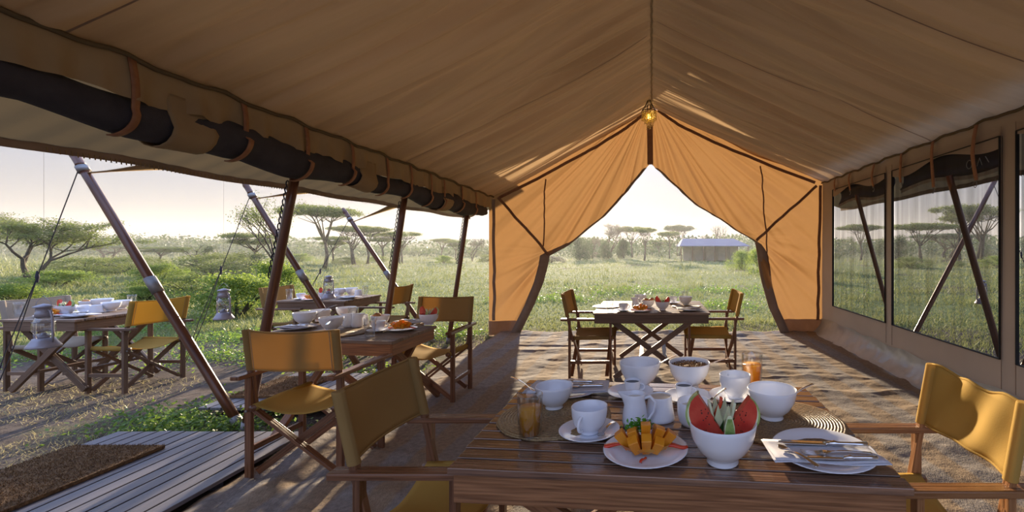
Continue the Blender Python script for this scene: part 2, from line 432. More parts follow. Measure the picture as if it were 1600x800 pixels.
M['coilpale'] = coil_mat('pale_woven_grass_mat', (.16, .10, .045, 1), (.42, .30, .15, 1))
# rug: brown jute with blue-grey stripes running away from the camera
m, t, b, out = new_mat('striped_jute_rug')
tcn = N(t, 'ShaderNodeTexCoord')
sp = N(t, 'ShaderNodeSeparateXYZ'); t.links.new(tcn.outputs['Object'], sp.inputs[0])
nw = N(t, 'ShaderNodeTexNoise'); nw.inputs['Scale'].default_value = 1.5
t.links.new(tcn.outputs['Object'], nw.inputs[0])
a1 = N(t, 'ShaderNodeMath', operation='MULTIPLY_ADD'); a1.inputs[1].default_value = .12
t.links.new(nw.outputs[0], a1.inputs[0]); t.links.new(sp.outputs[0], a1.inputs[2])
m2 = N(t, 'ShaderNodeMath', operation='MULTIPLY'); m2.inputs[1].default_value = 2 * math.pi / .36
t.links.new(a1.outputs[0], m2.inputs[0])
sn = N(t, 'ShaderNodeMath', operation='SINE'); t.links.new(m2.outputs[0], sn.inputs[0])
rp = N(t, 'ShaderNodeValToRGB'); e = rp.color_ramp.elements
e[0].position = .35; e[0].color = (.30, .23, .165, 1); e[1].position = .62; e[1].color = (.275, .25, .235, 1)
mrr = N(t, 'ShaderNodeMapRange'); mrr.inputs[1].default_value = -1; t.links.new(sn.outputs[0], mrr.inputs[0]); t.links.new(mrr.outputs[0], rp.inputs[0])
n3 = N(t, 'ShaderNodeTexNoise'); n3.inputs['Scale'].default_value = 28; n3.inputs['Detail'].default_value = 8; n3.inputs['Roughness'].default_value = .75
t.links.new(tcn.outputs['Object'], n3.inputs[0])
r3 = N(t, 'ShaderNodeValToRGB'); r3.color_ramp.elements[0].position = .35; r3.color_ramp.elements[0].color = (.68, .66, .64, 1)
r3.color_ramp.elements[1].position = .7; r3.color_ramp.elements[1].color = (1.2, 1.18, 1.15, 1)
t.links.new(n3.outputs[0], r3.inputs[0])
mu = N(t, 'ShaderNodeMix', data_type='RGBA', blend_type='MULTIPLY'); mu.inputs[0].default_value = 1
t.links.new(rp.outputs[0], mu.inputs[6]); t.links.new(r3.outputs[0], mu.inputs[7]); t.links.new(mu.outputs[2], b.inputs['Base Color'])
mpw = N(t, 'ShaderNodeMapping'); mpw.inputs['Scale'].default_value = (1, .35, 1)
t.links.new(tcn.outputs['Object'], mpw.inputs[0])
n4 = N(t, 'ShaderNodeTexNoise'); n4.inputs['Scale'].default_value = 160
t.links.new(mpw.outputs[0], n4.inputs[0])
bp = N(t, 'ShaderNodeBump'); bp.inputs['Strength'].default_value = .8; bp.inputs['Distance'].default_value = .006
t.links.new(n4.outputs[0], bp.inputs['Height']); t.links.new(bp.outputs[0], b.inputs['Normal'])
b.inputs['Roughness'].default_value = .95; b.inputs['Specular IOR Level'].default_value = .15
M['rug'] = m
# savanna ground: bare grey-brown earth with patches of low green, greener farther off
m, t, b, out = new_mat('savanna_ground')
tcn = N(t, 'ShaderNodeTexCoord')
sp = N(t, 'ShaderNodeSeparateXYZ'); t.links.new(tcn.outputs['Object'], sp.inputs[0])
nb = N(t, 'ShaderNodeTexNoise'); nb.inputs['Scale'].default_value = .22; nb.inputs['Detail'].default_value = 8; nb.inputs['Roughness'].default_value = .65
t.links.new(tcn.outputs['Object'], nb.inputs[0])
far = N(t, 'ShaderNodeMapRange'); far.inputs[1].default_value = 4.6; far.inputs[2].default_value = 9.0; far.inputs[3].default_value = -.14; far.inputs[4].default_value = .15
t.links.new(sp.outputs[1], far.inputs[0])
ad = N(t, 'ShaderNodeMath', operation='ADD'); t.links.new(nb.outputs[0], ad.inputs[0]); t.links.new(far.outputs[0], ad.inputs[1])
gm = N(t, 'ShaderNodeMapRange'); gm.inputs[1].default_value = .46; gm.inputs[2].default_value = .58
t.links.new(ad.outputs[0], gm.inputs[0])
nf = N(t, 'ShaderNodeTexNoise'); nf.inputs['Scale'].default_value = 9; nf.inputs['Detail'].default_value = 8; nf.inputs['Roughness'].default_value = .7
t.links.new(tcn.outputs['Object'], nf.inputs[0])
rd = N(t, 'ShaderNodeValToRGB'); rd.color_ramp.elements[0].position = .35; rd.color_ramp.elements[0].color = (.075, .058, .048, 1)
rd.color_ramp.elements[1].position = .65; rd.color_ramp.elements[1].color = (.17, .135, .11, 1)
rg = N(t, 'ShaderNodeValToRGB'); rg.color_ramp.elements[0].position = .35; rg.color_ramp.elements[0].color = (.07, .105, .025, 1)
rg.color_ramp.elements[1].position = .68; rg.color_ramp.elements[1].color = (.26, .28, .125, 1)
t.links.new(nf.outputs[0], rd.inputs[0]); t.links.new(nf.outputs[0], rg.inputs[0])
mg = N(t, 'ShaderNodeMix', data_type='RGBA')
t.links.new(gm.outputs[0], mg.inputs[0]); t.links.new(rd.outputs[0], mg.inputs[6]); t.links.new(rg.outputs[0], mg.inputs[7])
t.links.new(mg.outputs[2], b.inputs['Base Color'])
bp = N(t, 'ShaderNodeBump'); bp.inputs['Strength'].default_value = .8; bp.inputs['Distance'].default_value = .04
t.links.new(nf.outputs[0], bp.inputs['Height']); t.links.new(bp.outputs[0], b.inputs['Normal'])
b.inputs['Roughness'].default_value = 1; b.inputs['Specular IOR Level'].default_value = .1
M['ground'] = m
# ------------------------------------------------------------------ ground, hills, rug
rng = np.random.default_rng(5)
def ground_z(x, y):
    d = np.sqrt(x * x + (y - 3) ** 2)
    far = np.clip((d - 9) / 25, 0, 1)
    return -.05 + (fbm(x * .5, y * .5, 3) - .5) * (.05 + .25 * far) + (fbm(x * 2.5, y * 2.5, 9) - .5) * .05 * np.clip(d / 6 - .6, 0, 1)
ys = np.concatenate([np.linspace(-14, 0, 20), np.geomspace(.4, 700, 230)])
xs = np.sinh(np.linspace(-6.1, 6.1, 260)) * 1.6
X, Y = np.meshgrid(xs, ys)
Z = ground_z(X, Y)
V, Q = np_grid(X, Y, Z)
tag(np_mesh('ground', V, Q, M['ground'], smooth=True), 'open savanna ground, bare earth near the tent and green growth beyond', kind='structure')
mb = MB()
def hillf(a, b_):
    x = -900 + 2100 * a
    h = 5 + 9 * vnoise(np.array(x / 160.), np.array(2.), 4) + 6 * max(0, 1 - abs(x + 350) / 420)
    return (x, 560 + 60 * b_, -1 + h * math.sin(b_ * math.pi / 2))
mb.grid(hillf, 90, 5)
tag(mb.build('hills', M['hill'], smooth=True), 'low hazy hills along the horizon', kind='structure')

# rug
n1, n2 = 420, 520
xs = np.linspace(-2.62, 2.9, n1); ys = np.linspace(-.4, 7.62, n2)
X, Y = np.meshgrid(xs, ys)
wr = fbm(X * .8 + .9 * fbm(X * .7, Y * .7, 31), Y * 2.3 + .9 * fbm(X, Y, 37), 11, 3)
rid = 1 - np.abs(2 * wr / .875 - 1)
Z = .002 + .020 * (rid ** 3 - .3) + .030 * (fbm(X * 3.4, Y * 4.6, 21, 4) - .47) + .006 * (fbm(X * 14, Y * 16, 23, 2) - .37) + .05 * np.clip((Y - 7.3) / .3, 0, 1) * fbm(X * 3, Y, 41, 2)
side = np.clip((-1.6 - X) / .9, 0, 1) * np.clip(1 - np.abs(Y - 2.2) / 2.2, 0, 1)
Z += side * .03 * np.sin(((X + 2.6) * .9 + Y * .35 + .25 * fbm(X * 2, Y * 2, 77)) * 26) * .5
Z = np.maximum(Z, -.028)
Xe = X + .05 * (fbm(Y * .8, X * 0 + 1, 51, 3) - .5) * (X < -2.3)
V, Q = np_grid(Xe, Y + .08 * (fbm(X * 1.3, X * 0, 61, 2) - .5) * (Y > 7.3), Z)
o = np_mesh('floor', V, Q, M['rug'], smooth=True)
tag(o, 'wrinkled brown rug floor with faint blue grey stripes', kind='structure')
o.modifiers.new('s', 'SOLIDIFY').thickness = .012

# ------------------------------------------------------------------ tent roof
RIDGE, YE, XL, XR = 3.90, 7.57, -2.76, 2.97
zeL = lambda Y: 2.535 - .022 * Y
zeR = lambda Y: 2.61 + 0 * Y
def roof_side(sign, nu, nv):
    t = np.linspace(0, 1, nu); y = np.linspace(-.3, YE + .02, nv)
    T, Yv = np.meshgrid(t, y)
    xe = XL if sign < 0 else XR
    ze = zeL(Yv) if sign < 0 else zeR(Yv)
    sag = .20 * 4 * T * (1 - T) * .5 * (1 - .55 * np.clip((Yv - 6.6) / 1.0, 0, 1))
    Z = RIDGE + (ze - RIDGE) * T - sag
    w = Yv + .10 * (fbm(T * 2.2, Yv * .7, 5 + (sign > 0), 3) - .5) + .06 * T * np.sin(Yv * 1.7 + sign)
    f1 = vnoise(w * 2.6, T * .8 + 3, 60 + sign) * .6 + vnoise(w * 5.3, T * .9 + 3, 61 + sign) * .25; f2 = vnoise(w * 6.5, T * 1.1, 70 + sign) * .5 + vnoise(w * 12, T * 1.3, 71 + sign) * .25; f3 = vnoise(w * 19, T * 1.6, 80 + sign) * .5 + vnoise(w * 37, T * 2, 81 + sign) * .25
    ridge = lambda f, k: (1 - np.abs(2 * f / .75 - 1)) ** k
    amp = .45 + .55 * fbm(Yv * .6, T * 2, 91, 2) * 2 * .7
    env = np.sin(np.clip(T, .0, 1) * math.pi) ** .35
    fold = .17 * (f1 - .42) + .12 * (ridge(f2, 1.8) - .3) * (1.15 - .4 * T) + .06 * (f3 - .37) * (1.35 - T)
    Z = Z + 1.6 * fold * amp * env
    Xv = xe * T
    # eave line gathers a little between ties
    Z += .012 * np.sin(Yv * 2 * math.pi / .53) * T ** 6
    return np_grid(Xv, Yv, Z)
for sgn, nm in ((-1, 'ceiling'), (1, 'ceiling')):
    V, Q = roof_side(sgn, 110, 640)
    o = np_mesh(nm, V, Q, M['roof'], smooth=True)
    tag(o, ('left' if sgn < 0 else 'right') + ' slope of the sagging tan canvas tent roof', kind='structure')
    # eave piping + stitched seams that run down the slope
    mb = MB()
    y = np.linspace(-.3, YE, 120)
    pth = [((XL if sgn < 0 else XR) - sgn * .012, yy, (zeL(yy) if sgn < 0 else zeR(yy)) - .012 + .010 * math.sin(yy * 2 * math.pi / .53) + .006 * math.sin(yy * 23)) for yy in y]
    mb.tube(pth, .013, 6); e = mb.build('eave_piping', M['fly'], o, smooth=True)
    for ysm in ((2.05, 4.9) if sgn < 0 else (3.0, 4.62)):
        col_i = int((ysm + .3) / (YE + .02 + .3) * 639)
        row = V.reshape(640, 110, 3)[col_i]
        mb = MB(); vs = []; fs = []
        for k, p in enumerate(row[2:]):
            vs += [(p[0], p[1] - .006, p[2] - .004), (p[0], p[1] + .006, p[2] - .004)]
            if k: fs.append((2 * k - 2, 2 * k - 1, 2 * k + 1, 2 * k))
        mb.add(vs, fs); mb.build('stitched_seam', M['hem'], o)
mb = MB()
mb.tube([(0.004 * math.sin(k * 1.9), -1.4 + k * .06, RIDGE - .03 + .006 * math.sin(k * 1.1)) for k in range(18, 149)], .012, 6)
r = mb.build('ridge_cord', M['cord'], smooth=True)
tag(r, 'knotted cord laced along the ridge of the tent roof', 'cord')

# ------------------------------------------------------------------ right wall with net windows
ZT, ZB = 2.41, .53
wins = [(5.50, 7.09, 2.36), (3.69, 5.34, 2.42), (1.92, 3.52, 2.42)]
def wav(y, z, a=.012): return a * (math.sin(y * 5.3 + z * 1.1) * .5 + math.sin(y * 13 + 1.5 * z)) * .5
def panel(mb, y0, y1, z0, z1, x=XR, a=.012):
    nu = max(2, int(abs(y1 - y0) / .05) + 1); nv = max(2, int(abs(z1 - z0) / .1) + 1)
    mb.grid(lambda i, j: (x + wav(y0 + (y1 - y0) * i, z0 + (z1 - z0) * j, a), y0 + (y1 - y0) * i, z0 + (z1 - z0) * j), nu, nv)
mb = MB()
panel(mb, -1.4, YE, .20, ZB)
panel(mb, -1.4, YE, 2.42, 2.60)
edges = [YE] + [v for w in wins for v in (w[1], w[0])] + [-1.4]
for k in range(0, len(edges), 2): panel(mb, edges[k + 1], edges[k], ZB, 2.42)
wr_ = mb.build('wall_right', M['wall'], smooth=True); tag(wr_, 'taupe canvas side wall of the tent with net windows', kind='structure')
mb = MB()
def skirtf(i, j):
    y = -1.4 + (YE + 1.4) * i; z = .27 * (1 - j)
    return (XR - .02 - .16 * j * j + .03 * (float(fbm(np.array(y * 5.), np.array(j * 2.), 8, 3)) - .45) * (1 + j), y, max(z, .012) + .012 * math.sin(y * 9) * (1 - j) )
mb.grid(skirtf, 420, 12); mb.build('ground_skirt', M['pvc'], wr_, smooth=True)
mb = MB()
for y0, y1 in ((5.34, 5.50), (3.52, 3.69)):
    for yy in (y0 + .012, y1 - .012): mb.bar((XR - .014, yy, .28), (XR - .014, yy, 2.5), .006, .003, up=(1, 0, 0))
mb.build('wall_seam', M['hem'], wr_)
for n, (y0, y1, zt) in enumerate(wins):
    mb = MB(org=(XR, y0, ZB)); tpw = .03
    for p, q in (((y0, ZB), (y1, ZB)), ((y0, 2.42), (y1, 2.42)), ((y0, ZB), (y0, 2.42)), ((y1, ZB), (y1, 2.42))):
        mb.bar((XR - .012, p[0], p[1]), (XR - .012, q[0], q[1]), tpw if p[0] != q[0] else .008, .008 if p[0] != q[0] else tpw, up=(0, 0, 1))
    w = mb.build('window_%d' % (n + 1), M['black']); tag(w, ('far', 'middle', 'near')[n] + ' net window in the right tent wall', kind='structure')
    mb = MB(org=(XR, y0, ZB))
    mb.grid(lambda i, j: (XR + .012 + .01 * math.sin(i * 31 + j * 2), y0 + (y1 - y0) * i, ZB + (zt - ZB) * j), 60, 8)
    mb.build('net_panel', M['net'], w, smooth=True)
    # scalloped canvas lip above the net
    mb = MB(org=(XR, y0, ZB))
    mb.grid(lambda i, j: (XR - .016, y0 + (y1 - y0) * i, 2.47 - j * (.11 + .05 * math.sin(i * math.pi * 2.6 + n) )), 40, 3)
    mb.build('canvas_lip', M['wall'], w, smooth=True)
    # rolled flap outside, seen dark through the net, with pale fringe
    mb = MB(org=(XR, y0, ZB))
    mb.grid(lambda i, j: (XR + .07 + .05 * math.sin(j * math.pi), y0 + .02 + (y1 - y0 - .04) * i, 2.44 - j * (.24 + .03 * math.sin(i * 7))), 30, 6)
    mb.build('outer_flap', M['netroll'], w, smooth=True, solid=.01)
    mb = MB(org=(XR, y0, ZB))
    mb.grid(lambda i, j: (XR + .075, y0 + .03 + (y1 - y0 - .06) * i, 2.205 - .03 * math.sin(i * 7) - j * .045), 30, 2)
    mb.build('pale_fringe', M['white'], w, solid=.006)
# small painted mark on the rolled flap of the middle window
mk = MB(org=(XR, 3.69, ZB))
def ring(yc, zc, ry, rz):
    mk.tube([(XR + .045, yc + ry * math.cos(a), zc + rz * math.sin(a)) for a in [k * math.pi / 8 for k in range(17)]], .004, 5, cap=False)
ring(4.13, 2.265, .035, .04)
mk.tube([(XR + .045, 4.03, 2.23), (XR + .045, 4.0, 2.30), (XR + .045, 3.97, 2.23)], .004, 5)
mk.tube([(XR + .045, 3.93, 2.30), (XR + .045, 3.89, 2.24)], .004, 5)
w2 = [o for o in COL.objects if o.name == 'window_2'][0]
mk.build('painted_mark', M['white'], w2, smooth=True)
# leather ties with hooks along the eave
for y, ln in ((6.95, .2), (6.43, .26), (5.75, .30), (5.11, .34), (4.53, .48), (3.94, .50), (3.3, .5), (2.6, .5)):
    mb = MB(org=(XR, y, 2.58))
    z0 = 2.585
    mb.grid(lambda i, j: (XR - .035 - .02 * math.sin(j * 3), y - .022 + .044 * i + .012 * math.sin(j * 5 + y * 3), z0 - ln * j), 2, 10)
    s_ = mb.build('leather_tie', M['strap'], wr_, smooth=True, solid=.006); s_.location = (XR, y, 2.58)
    if ln > .25:
        hk = MB(org=(XR, y, 2.58))
        hk.tube([(XR - .04, y + .02 * math.cos(a), z0 - ln - .035 + .03 * math.sin(a)) for a in [k * math.pi / 5 + .6 for k in range(9)]], .0035, 5)
        hk.build('hook', M['metal'], s_, smooth=True)

# ------------------------------------------------------------------ left eave: valance, rolled blind, outer fly
mb = MB()
def valf(i, j):
    y = -.9 + (YE - .1 + .9) * i
    sc = abs(math.sin(y * math.pi / .53))
    return (XL - .004 + .018 * math.sin(y * 17) * j + .012 * math.sin(y * 41) * j, y, zeL(y) + .035 - j * (.232 + .03 * sc))
mb.grid(valf, 420, 6)
tag(mb.build('trim_1', M['tan'], smooth=True), 'gathered canvas valance under the left eave', kind='structure')
root = thing('rolled_blind', (XL - .08, 3.3, 2.1), 'dark net window blind rolled up under the left eave', 'blind')
mb = MB(org=root.location)
pth, rs = [], []
for k in range(170):
    y = -.9 + k * (7.5 + .9) / 169
    s = math.sin(y * math.pi / .53 + .5)
    pth.append((XL - .10, y, zeL(y) - .262 - .028 * abs(math.sin(y * math.pi / 1.06 + .4)) - .012 * s))
    rs.append(.118 + .020 * math.sin(y * 2.2 + .7) - .010 * abs(math.cos(y * math.pi / .53)) - (.05 if k > 166 else 0))
mb.tube(pth, rs, 18); mb.build('roll', M['netroll'], root, smooth=True)
def roll_at(y):
    k = (y + .9) / 8.4 * 169; k = min(max(int(k), 0), 169); return pth[k], rs[k]
for y in (.97, 2.61, 4.24, 5.85):
    mb = MB(org=root.location)
    def lap(i, j, y=y):
        yy = y - .13 + .26 * i * (1 - .1 * j) + .03 * j
        p, r = roll_at(yy)
        if j < .35:
            q = j / .35
            return (XL - .012 - .0 * q, yy, zeL(yy) - .12 - q * .10)
        a = (j - .35) / .65 * math.pi * 1.15 - .1
        return (p[0] + (r + .02) * math.cos(a), yy, p[2] - (r + .02) * math.sin(a) + .0)
    mb.grid(lap, 10, 16); mb.build('canvas_lap', M['tan'], root, smooth=True, solid=.006)
for y in (.5, 1.4, 1.76, 2.30, 2.93, 3.46, 3.99, 4.52, 4.97, 5.42, 5.76, 6.3, 6.8):
    p, r = roll_at(y); mb = MB(org=root.location)
    def st(i, j, y=y, p=p, r=r):
        yy = y - .018 + .036 * i + .015 * math.sin(j * 4)
        if j < .45:
            return (XL + .012 + .008 * math.sin(j * 7), yy, zeL(y) - .01 - j / .45 * (zeL(y) - p[2] - .01))
        a = (j - .45) / .55 * math.pi * .5
        return (p[0] + (r + .022) * math.cos(a), yy + .02 * (j - .45), p[2] - (r + .022) * math.sin(a))
    mb.grid(st, 2, 18); mb.build('leather_strap', M['strap'], root, smooth=True, solid=.006)
def fly(sign, xin, zin, xe, ze, y0, y1, label):
    mb = MB()
    def f(i, j):
        y = y0 + (y1 - y0) * i
        return (xin + (xe - xin) * j, y, zin + (ze - zin) * j - .05 * math.sin(j * math.pi) + .010 * math.sin(y * 4.2) * j + .004 * math.sin(y * 29) * j)
    mb.grid(f, 200, 10)
    o = mb.build('awning', M['fly'], smooth=True); tag(o, label, 'awning')
    mb = MB(); mb.grid(lambda i, j: (xe - sign * .005, y0 + (y1 - y0) * i, ze + .01 + .010 * math.sin((y0 + (y1 - y0) * i) * 4.2) - j * .06), 120, 2)
    mb.build('hem_band', M['hem'], o, solid=.012)
    mb = MB()
    for k in range(150):
        y = 2.9 + k * .012 * 2.6
        if y > y1: break
        mb.bar((xe - sign * .02, y, ze - .02), (xe - sign * .02, y + .004, ze - .052 - .006 * random.random()), .006, .004)
    mb.build('fringe', M['tan'], o)['kind'] = 'stuff'
    return o
mb = MB()
def flysheet(i, j):
    y = -.3 + 8.3 * i; a = -1 + 2 * j; x = 2.75 * a
    return (x, y, 4.16 - 1.30 * abs(a) - .10 * math.sin(abs(a) * math.pi) + .01 * math.sin(y * 3))
mb.grid(flysheet, 40, 31); tag(mb.build('flysheet', M['flysheet'], smooth=True), 'outer canvas flysheet above the tent roof, its front edge overhanging', 'flysheet')
random.seed(3)
fly(-1, -2.62, 2.86, -4.05, 2.165, -.8, 9.7, 'tan canvas awning sloping out from the left eave')
fly(1, 3.00, 2.86, 4.05, 2.31, -.8, 9.3, 'tan canvas awning outside the net windows on the right')

# ------------------------------------------------------------------ far end: gable, curtains
def interp(pts, v):
    for (u0, v0), (u1, v1) in zip(pts, pts[1:]):
        if v <= v1: return u0 + (u1 - u0) * (v - v0) / (v1 - v0 + 1e-9)
    return pts[-1][0]
L_out = [(1014, 168), (764, 306), (764, 523)]
L_in = [(1016.5, 168), (1016, 256), (962, 320), (945, 339), (919, 358), (888, 384), (861, 399), (858, 412), (850, 440), (836, 475), (812, 523)]
R_out = [(1018, 168), (1288, 284), (1288, 520)]
R_in = [(1016.5, 168), (1017, 256), (1087, 320), (1121, 341), (1147, 360), (1177, 377), (1180, 392), (1190, 440), (1201, 480), (1219, 520)]
def curtain(side, Lo, Li, tie, label):
    nr, nc = 230, 110
    root = thing('tent_curtain', P(Lo[-1][0], 520, YE), label, 'curtain')
    vmax = Lo[-1][1]
    vs = np.linspace(168.5, vmax, nr)
    uo = np.array([interp(Lo, v) for v in vs]); ui = np.array([interp(Li, v) for v in vs])
    s = np.linspace(0, 1, nc)
    U = uo[:, None] + (ui - uo)[:, None] * s[None, :]
    Vv = np.repeat(vs[:, None], nc, 1)
    sg = -1 if side < 0 else 1
    # folds fan from the apex to the gathered edge, and from the tie down to the hem
    ang = np.arctan2(np.abs(U - 1016) + 1, Vv - 150)
    dist = np.hypot(U - 1016, Vv - 165)
    up = (vnoise(ang * 17, dist / 260, 15 + side) * .55 + vnoise(ang * 37, dist / 200, 16 + side) * .3 - .42) * .26 * np.clip(dist / 90, 0, 1)
    dt = np.hypot(U - tie[0], Vv - tie[1])
    up *= np.clip(1.1 - (Vv - 360) / 120, .12, 1)
    ang2 = np.arctan2(Vv - tie[1] + 10, np.abs(U - tie[0]) + 4)
    lo = (vnoise(ang2 * 6, dt / 200, 25 + side) * .6 + vnoise(ang2 * 14, dt / 150, 26 + side) * .25 - .42) * .34 * np.clip(dt / 60, 0, 1) * np.clip((Vv - tie[1] + 30) / 60, 0, 1)
    edge = .10 * np.clip(1 - dt / 50, 0, 1)
    D = (up + lo) * (.45 + .55 * s[None, :]) * np.clip(s[None, :] * 10, 0, 1)
    Yd = YE + D - edge * s[None, :]
    Xw = (U - PX) / F * YE; Zw = HC - (Vv - PY) / F * YE
    V, Q = np_grid(Xw, Yd, Zw)
    ro = np.array(root.location)
    np_mesh('canvas_sheet', V - ro, Q, M['curtain'], root, smooth=True)
    G3 = np.stack([Xw, Yd, Zw], -1)
    # turned hem along the open edge
    mb = MB(org=root.location)
    st = next(i for i, v in enumerate(vs) if v > 262)
    w_ = lambda v: 5 if v < 375 else 5 + min(9, (v - 375) * .5)
    vv, ff = [], []
    for n_, i in enumerate(range(st, nr, 2)):
        p = G3[i, -1]; q = Vector((p[0] + sg * w_(vs[i]) / F * YE, p[1] - .035, p[2] - .02 * (vs[i] < 380)))
        vv += [(p[0] - sg * .01, p[1] - .03, p[2]), q, ] 
        if n_: ff.append((2 * n_ - 2, 2 * n_ - 1, 2 * n_ + 1, 2 * n_))
    mb.add(vv, ff); mb.build('edge_hem', M['hem'], root, smooth=True, solid=.01)
    # brown band at the bottom
    mb = MB(org=root.location)
    i0 = next(i for i, v in enumerate(vs) if v > vmax - 22)
    rows = [i0, (i0 + nr) // 2, nr - 1]
    vv, ff = [], []
    for k, i in enumerate(rows):
        for c in range(nc): vv.append((G3[i, c, 0], G3[i, c, 1] - .018, G3[i, c, 2] - (.02 if k == 2 else 0)))
    for k in range(2):
        for c in range(nc - 1): ff.append((k * nc + c, k * nc + c + 1, (k + 1) * nc + c + 1, (k + 1) * nc + c))
    mb.add(vv, ff); mb.build('bottom_band', M['hem'], root, smooth=True)
    def surf_y(u, v):
        i = min(max(int((v - vs[0]) / (vs[-1] - vs[0]) * (nr - 1)), 0), nr - 1)
        c = (u - uo[i]) / (ui[i] - uo[i] + 1e-6) * (nc - 1); c = min(max(int(c), 0), nc - 1)
        return Yd[i, c]
    def tape(pts, w, name, mat='darktape', off=.02):
        mb = MB(org=root.location); pp = []
        for (u0, v0), (u1, v1) in zip(pts, pts[1:]):
            for k in range(12):
                u = u0 + (u1 - u0) * k / 12; v = v0 + (v1 - v0) * k / 12
                y = surf_y(u, v) - off; p = P(u, v, YE); pp.append(Vector((p.x, y, p.z)))
        p = P(pts[-1][0], pts[-1][1], YE); pp.append(Vector((p.x, surf_y(*pts[-1]) - off, p.z)))
        vv, ff = [], []
        for k, p in enumerate(pp):
            d = (pp[min(k + 1, len(pp) - 1)] - pp[max(k - 1, 0)]); nrm = Vector((-d.z, 0, d.x)).normalized() * w / 2
            vv += [p - nrm, p + nrm]
            if k: ff.append((2 * k - 2, 2 * k - 1, 2 * k + 1, 2 * k))
        mb.add(vv, ff); mb.build(name, M[mat], root, solid=.008)
    if side < 0:
        tape([(1006, 180), (975, 204), (930, 232), (885, 255), (840, 280), (782, 309)], .05, 'gable_tape', off=.05)
        tape([(780, 309), (815, 348), (860, 398)], .045, 'tie_strap', off=.07)
        tape([(853, 280), (851, 330), (850, 385)], .022, 'piping', off=.03)
        tape([(772, 312), (773, 420), (773, 500)], .05, 'corner_piping', 'hem', off=.03)
        mb = MB(org=root.location); mb.bar(P(1015.5, 196, YE - .06), P(1016, 257, YE - .06), .10, .02, up=(0, 1, 0)); mb.build('centre_strip', M['darktape'], root)
    else:
        tape([(1028, 174), (1060, 196), (1115, 224), (1175, 248), (1225, 268), (1272, 286)], .05, 'gable_tape', off=.05)
        tape([(1274, 291), (1225, 335), (1179, 376)], .045, 'tie_strap', off=.07)
        tape([(1187, 260), (1192, 300), (1196, 380), (1201, 430)], .022, 'piping', off=.03)
        tape([(1281, 290), (1279, 400), (1277, 500)], .05, 'corner_piping', 'darktape', off=.03)
    return root
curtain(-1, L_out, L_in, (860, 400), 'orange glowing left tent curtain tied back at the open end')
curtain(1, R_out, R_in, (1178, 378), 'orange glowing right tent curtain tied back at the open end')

# ------------------------------------------------------------------ chandelier
root = thing('chandelier', P(1014, 205, 7.2), 'small yellow glass bead chandelier hanging below the ridge end', 'chandelier')
c = P(1014, 176, 7.2); R0 = root.location
mb = MB(org=R0); mb.tube([(c.x, c.y, 3.86), (c.x, c.y, c.z + .14)], .006, 6); mb.build('cord', M['black'], root)
mb = MB(org=R0)
for k in range(10):
    a = k * math.pi / 5
    mb.tube([(c.x, c.y, c.z + .26), (c.x + .05 * math.cos(a), c.y + .05 * math.sin(a), c.z + .14), (c.x + .115 * math.cos(a), c.y + .115 * math.sin(a), c.z + .03)], .005, 5)
mb.tube([(c.x + .12 * math.cos(a), c.y + .12 * math.sin(a), c.z + .02) for a in [k * math.pi / 12 for k in range(25)]], .006, 6, cap=False)
mb.build('wire_frame', M['black'], root, smooth=True)
mb = MB(org=R0); mb.lathe([(0.001, .04), (.025, .035), (.035, 0), (.025, -.035), (.001, -.045)], 12, (c.x, c.y, c.z - .06)); mb.build('bulb', M['bulb'], root, smooth=True)
random.seed(11)
proto = None
for k in range(46):
    a = k * 2.399; rr = .118 if k < 26 else .075 if k < 38 else .035
    ln = (.15 if k < 26 else .22 if k < 38 else .30) * random.uniform(.8, 1.1)
    if proto is None:
        mb = MB()
        for q in range(9):
            mb.lathe([(.0005, .008), (.006, .004), (.007, 0), (.006, -.004), (.0005, -.009)], 6, (0, 0, -.012 - q * .0185))
        bs = mb.build('bead_strand', M['bead'], root); proto = bs
    else:
        bs = proto.copy(); COL.objects.link(bs); adopt(bs, root)
    bs.location = (c.x - R0[0] + rr * math.cos(a), c.y - R0[1] + rr * math.sin(a), c.z - R0[2] + .02)
    bs.scale = (1.3, 1.3, ln / .17)

# ------------------------------------------------------------------ poles, straps, ropes
def pole(p0, p1, r0, r1, label, ferrule=None, name='tent_pole', group=None, tip=False):
    p0, p1 = Vector(p0), Vector(p1); root = thing(name, p0, label, 'pole', group)
    mb = MB(org=p0); mb.tube([p0.lerp(p1, k / 8) for k in range(9)], [r0 + (r1 - r0) * k / 8 for k in range(9)], 14); mb.build('shaft', M['pole'], root, smooth=True)
    d = (p1 - p0)
    if ferrule:
        mb = MB(org=p0); mb.tube([p0 + d * ferrule, p0 + d * (ferrule + .055)], r0 * 1.1, 14); mb.build('ferrule', M['metal'], root, smooth=True)
    if tip:
        mb = MB(org=p0); mb.tube([p0 + d * .935, p0 + d * .955], r1 * 1.35, 12); mb.build('collar', M['metal'], root, smooth=True)
        mb = MB(org=p0); mb.tube([p0 + d * .955, p0 + d * .97, p0 + d * 1.0, p0 + d * 1.03], [r1 * 1.2, r1 * .85, r1 * 1.1, r1 * .6], 12); mb.build('tip', M['pole'], root, smooth=True)
    else:
        pass
    mb = MB(org=p0); mb.tube([p0 - d.normalized() * .01, p0 + d.normalized() * .09], r0 * 1.12, 12); mb.build('foot_cap', M['metal'], root, smooth=True)
    return root
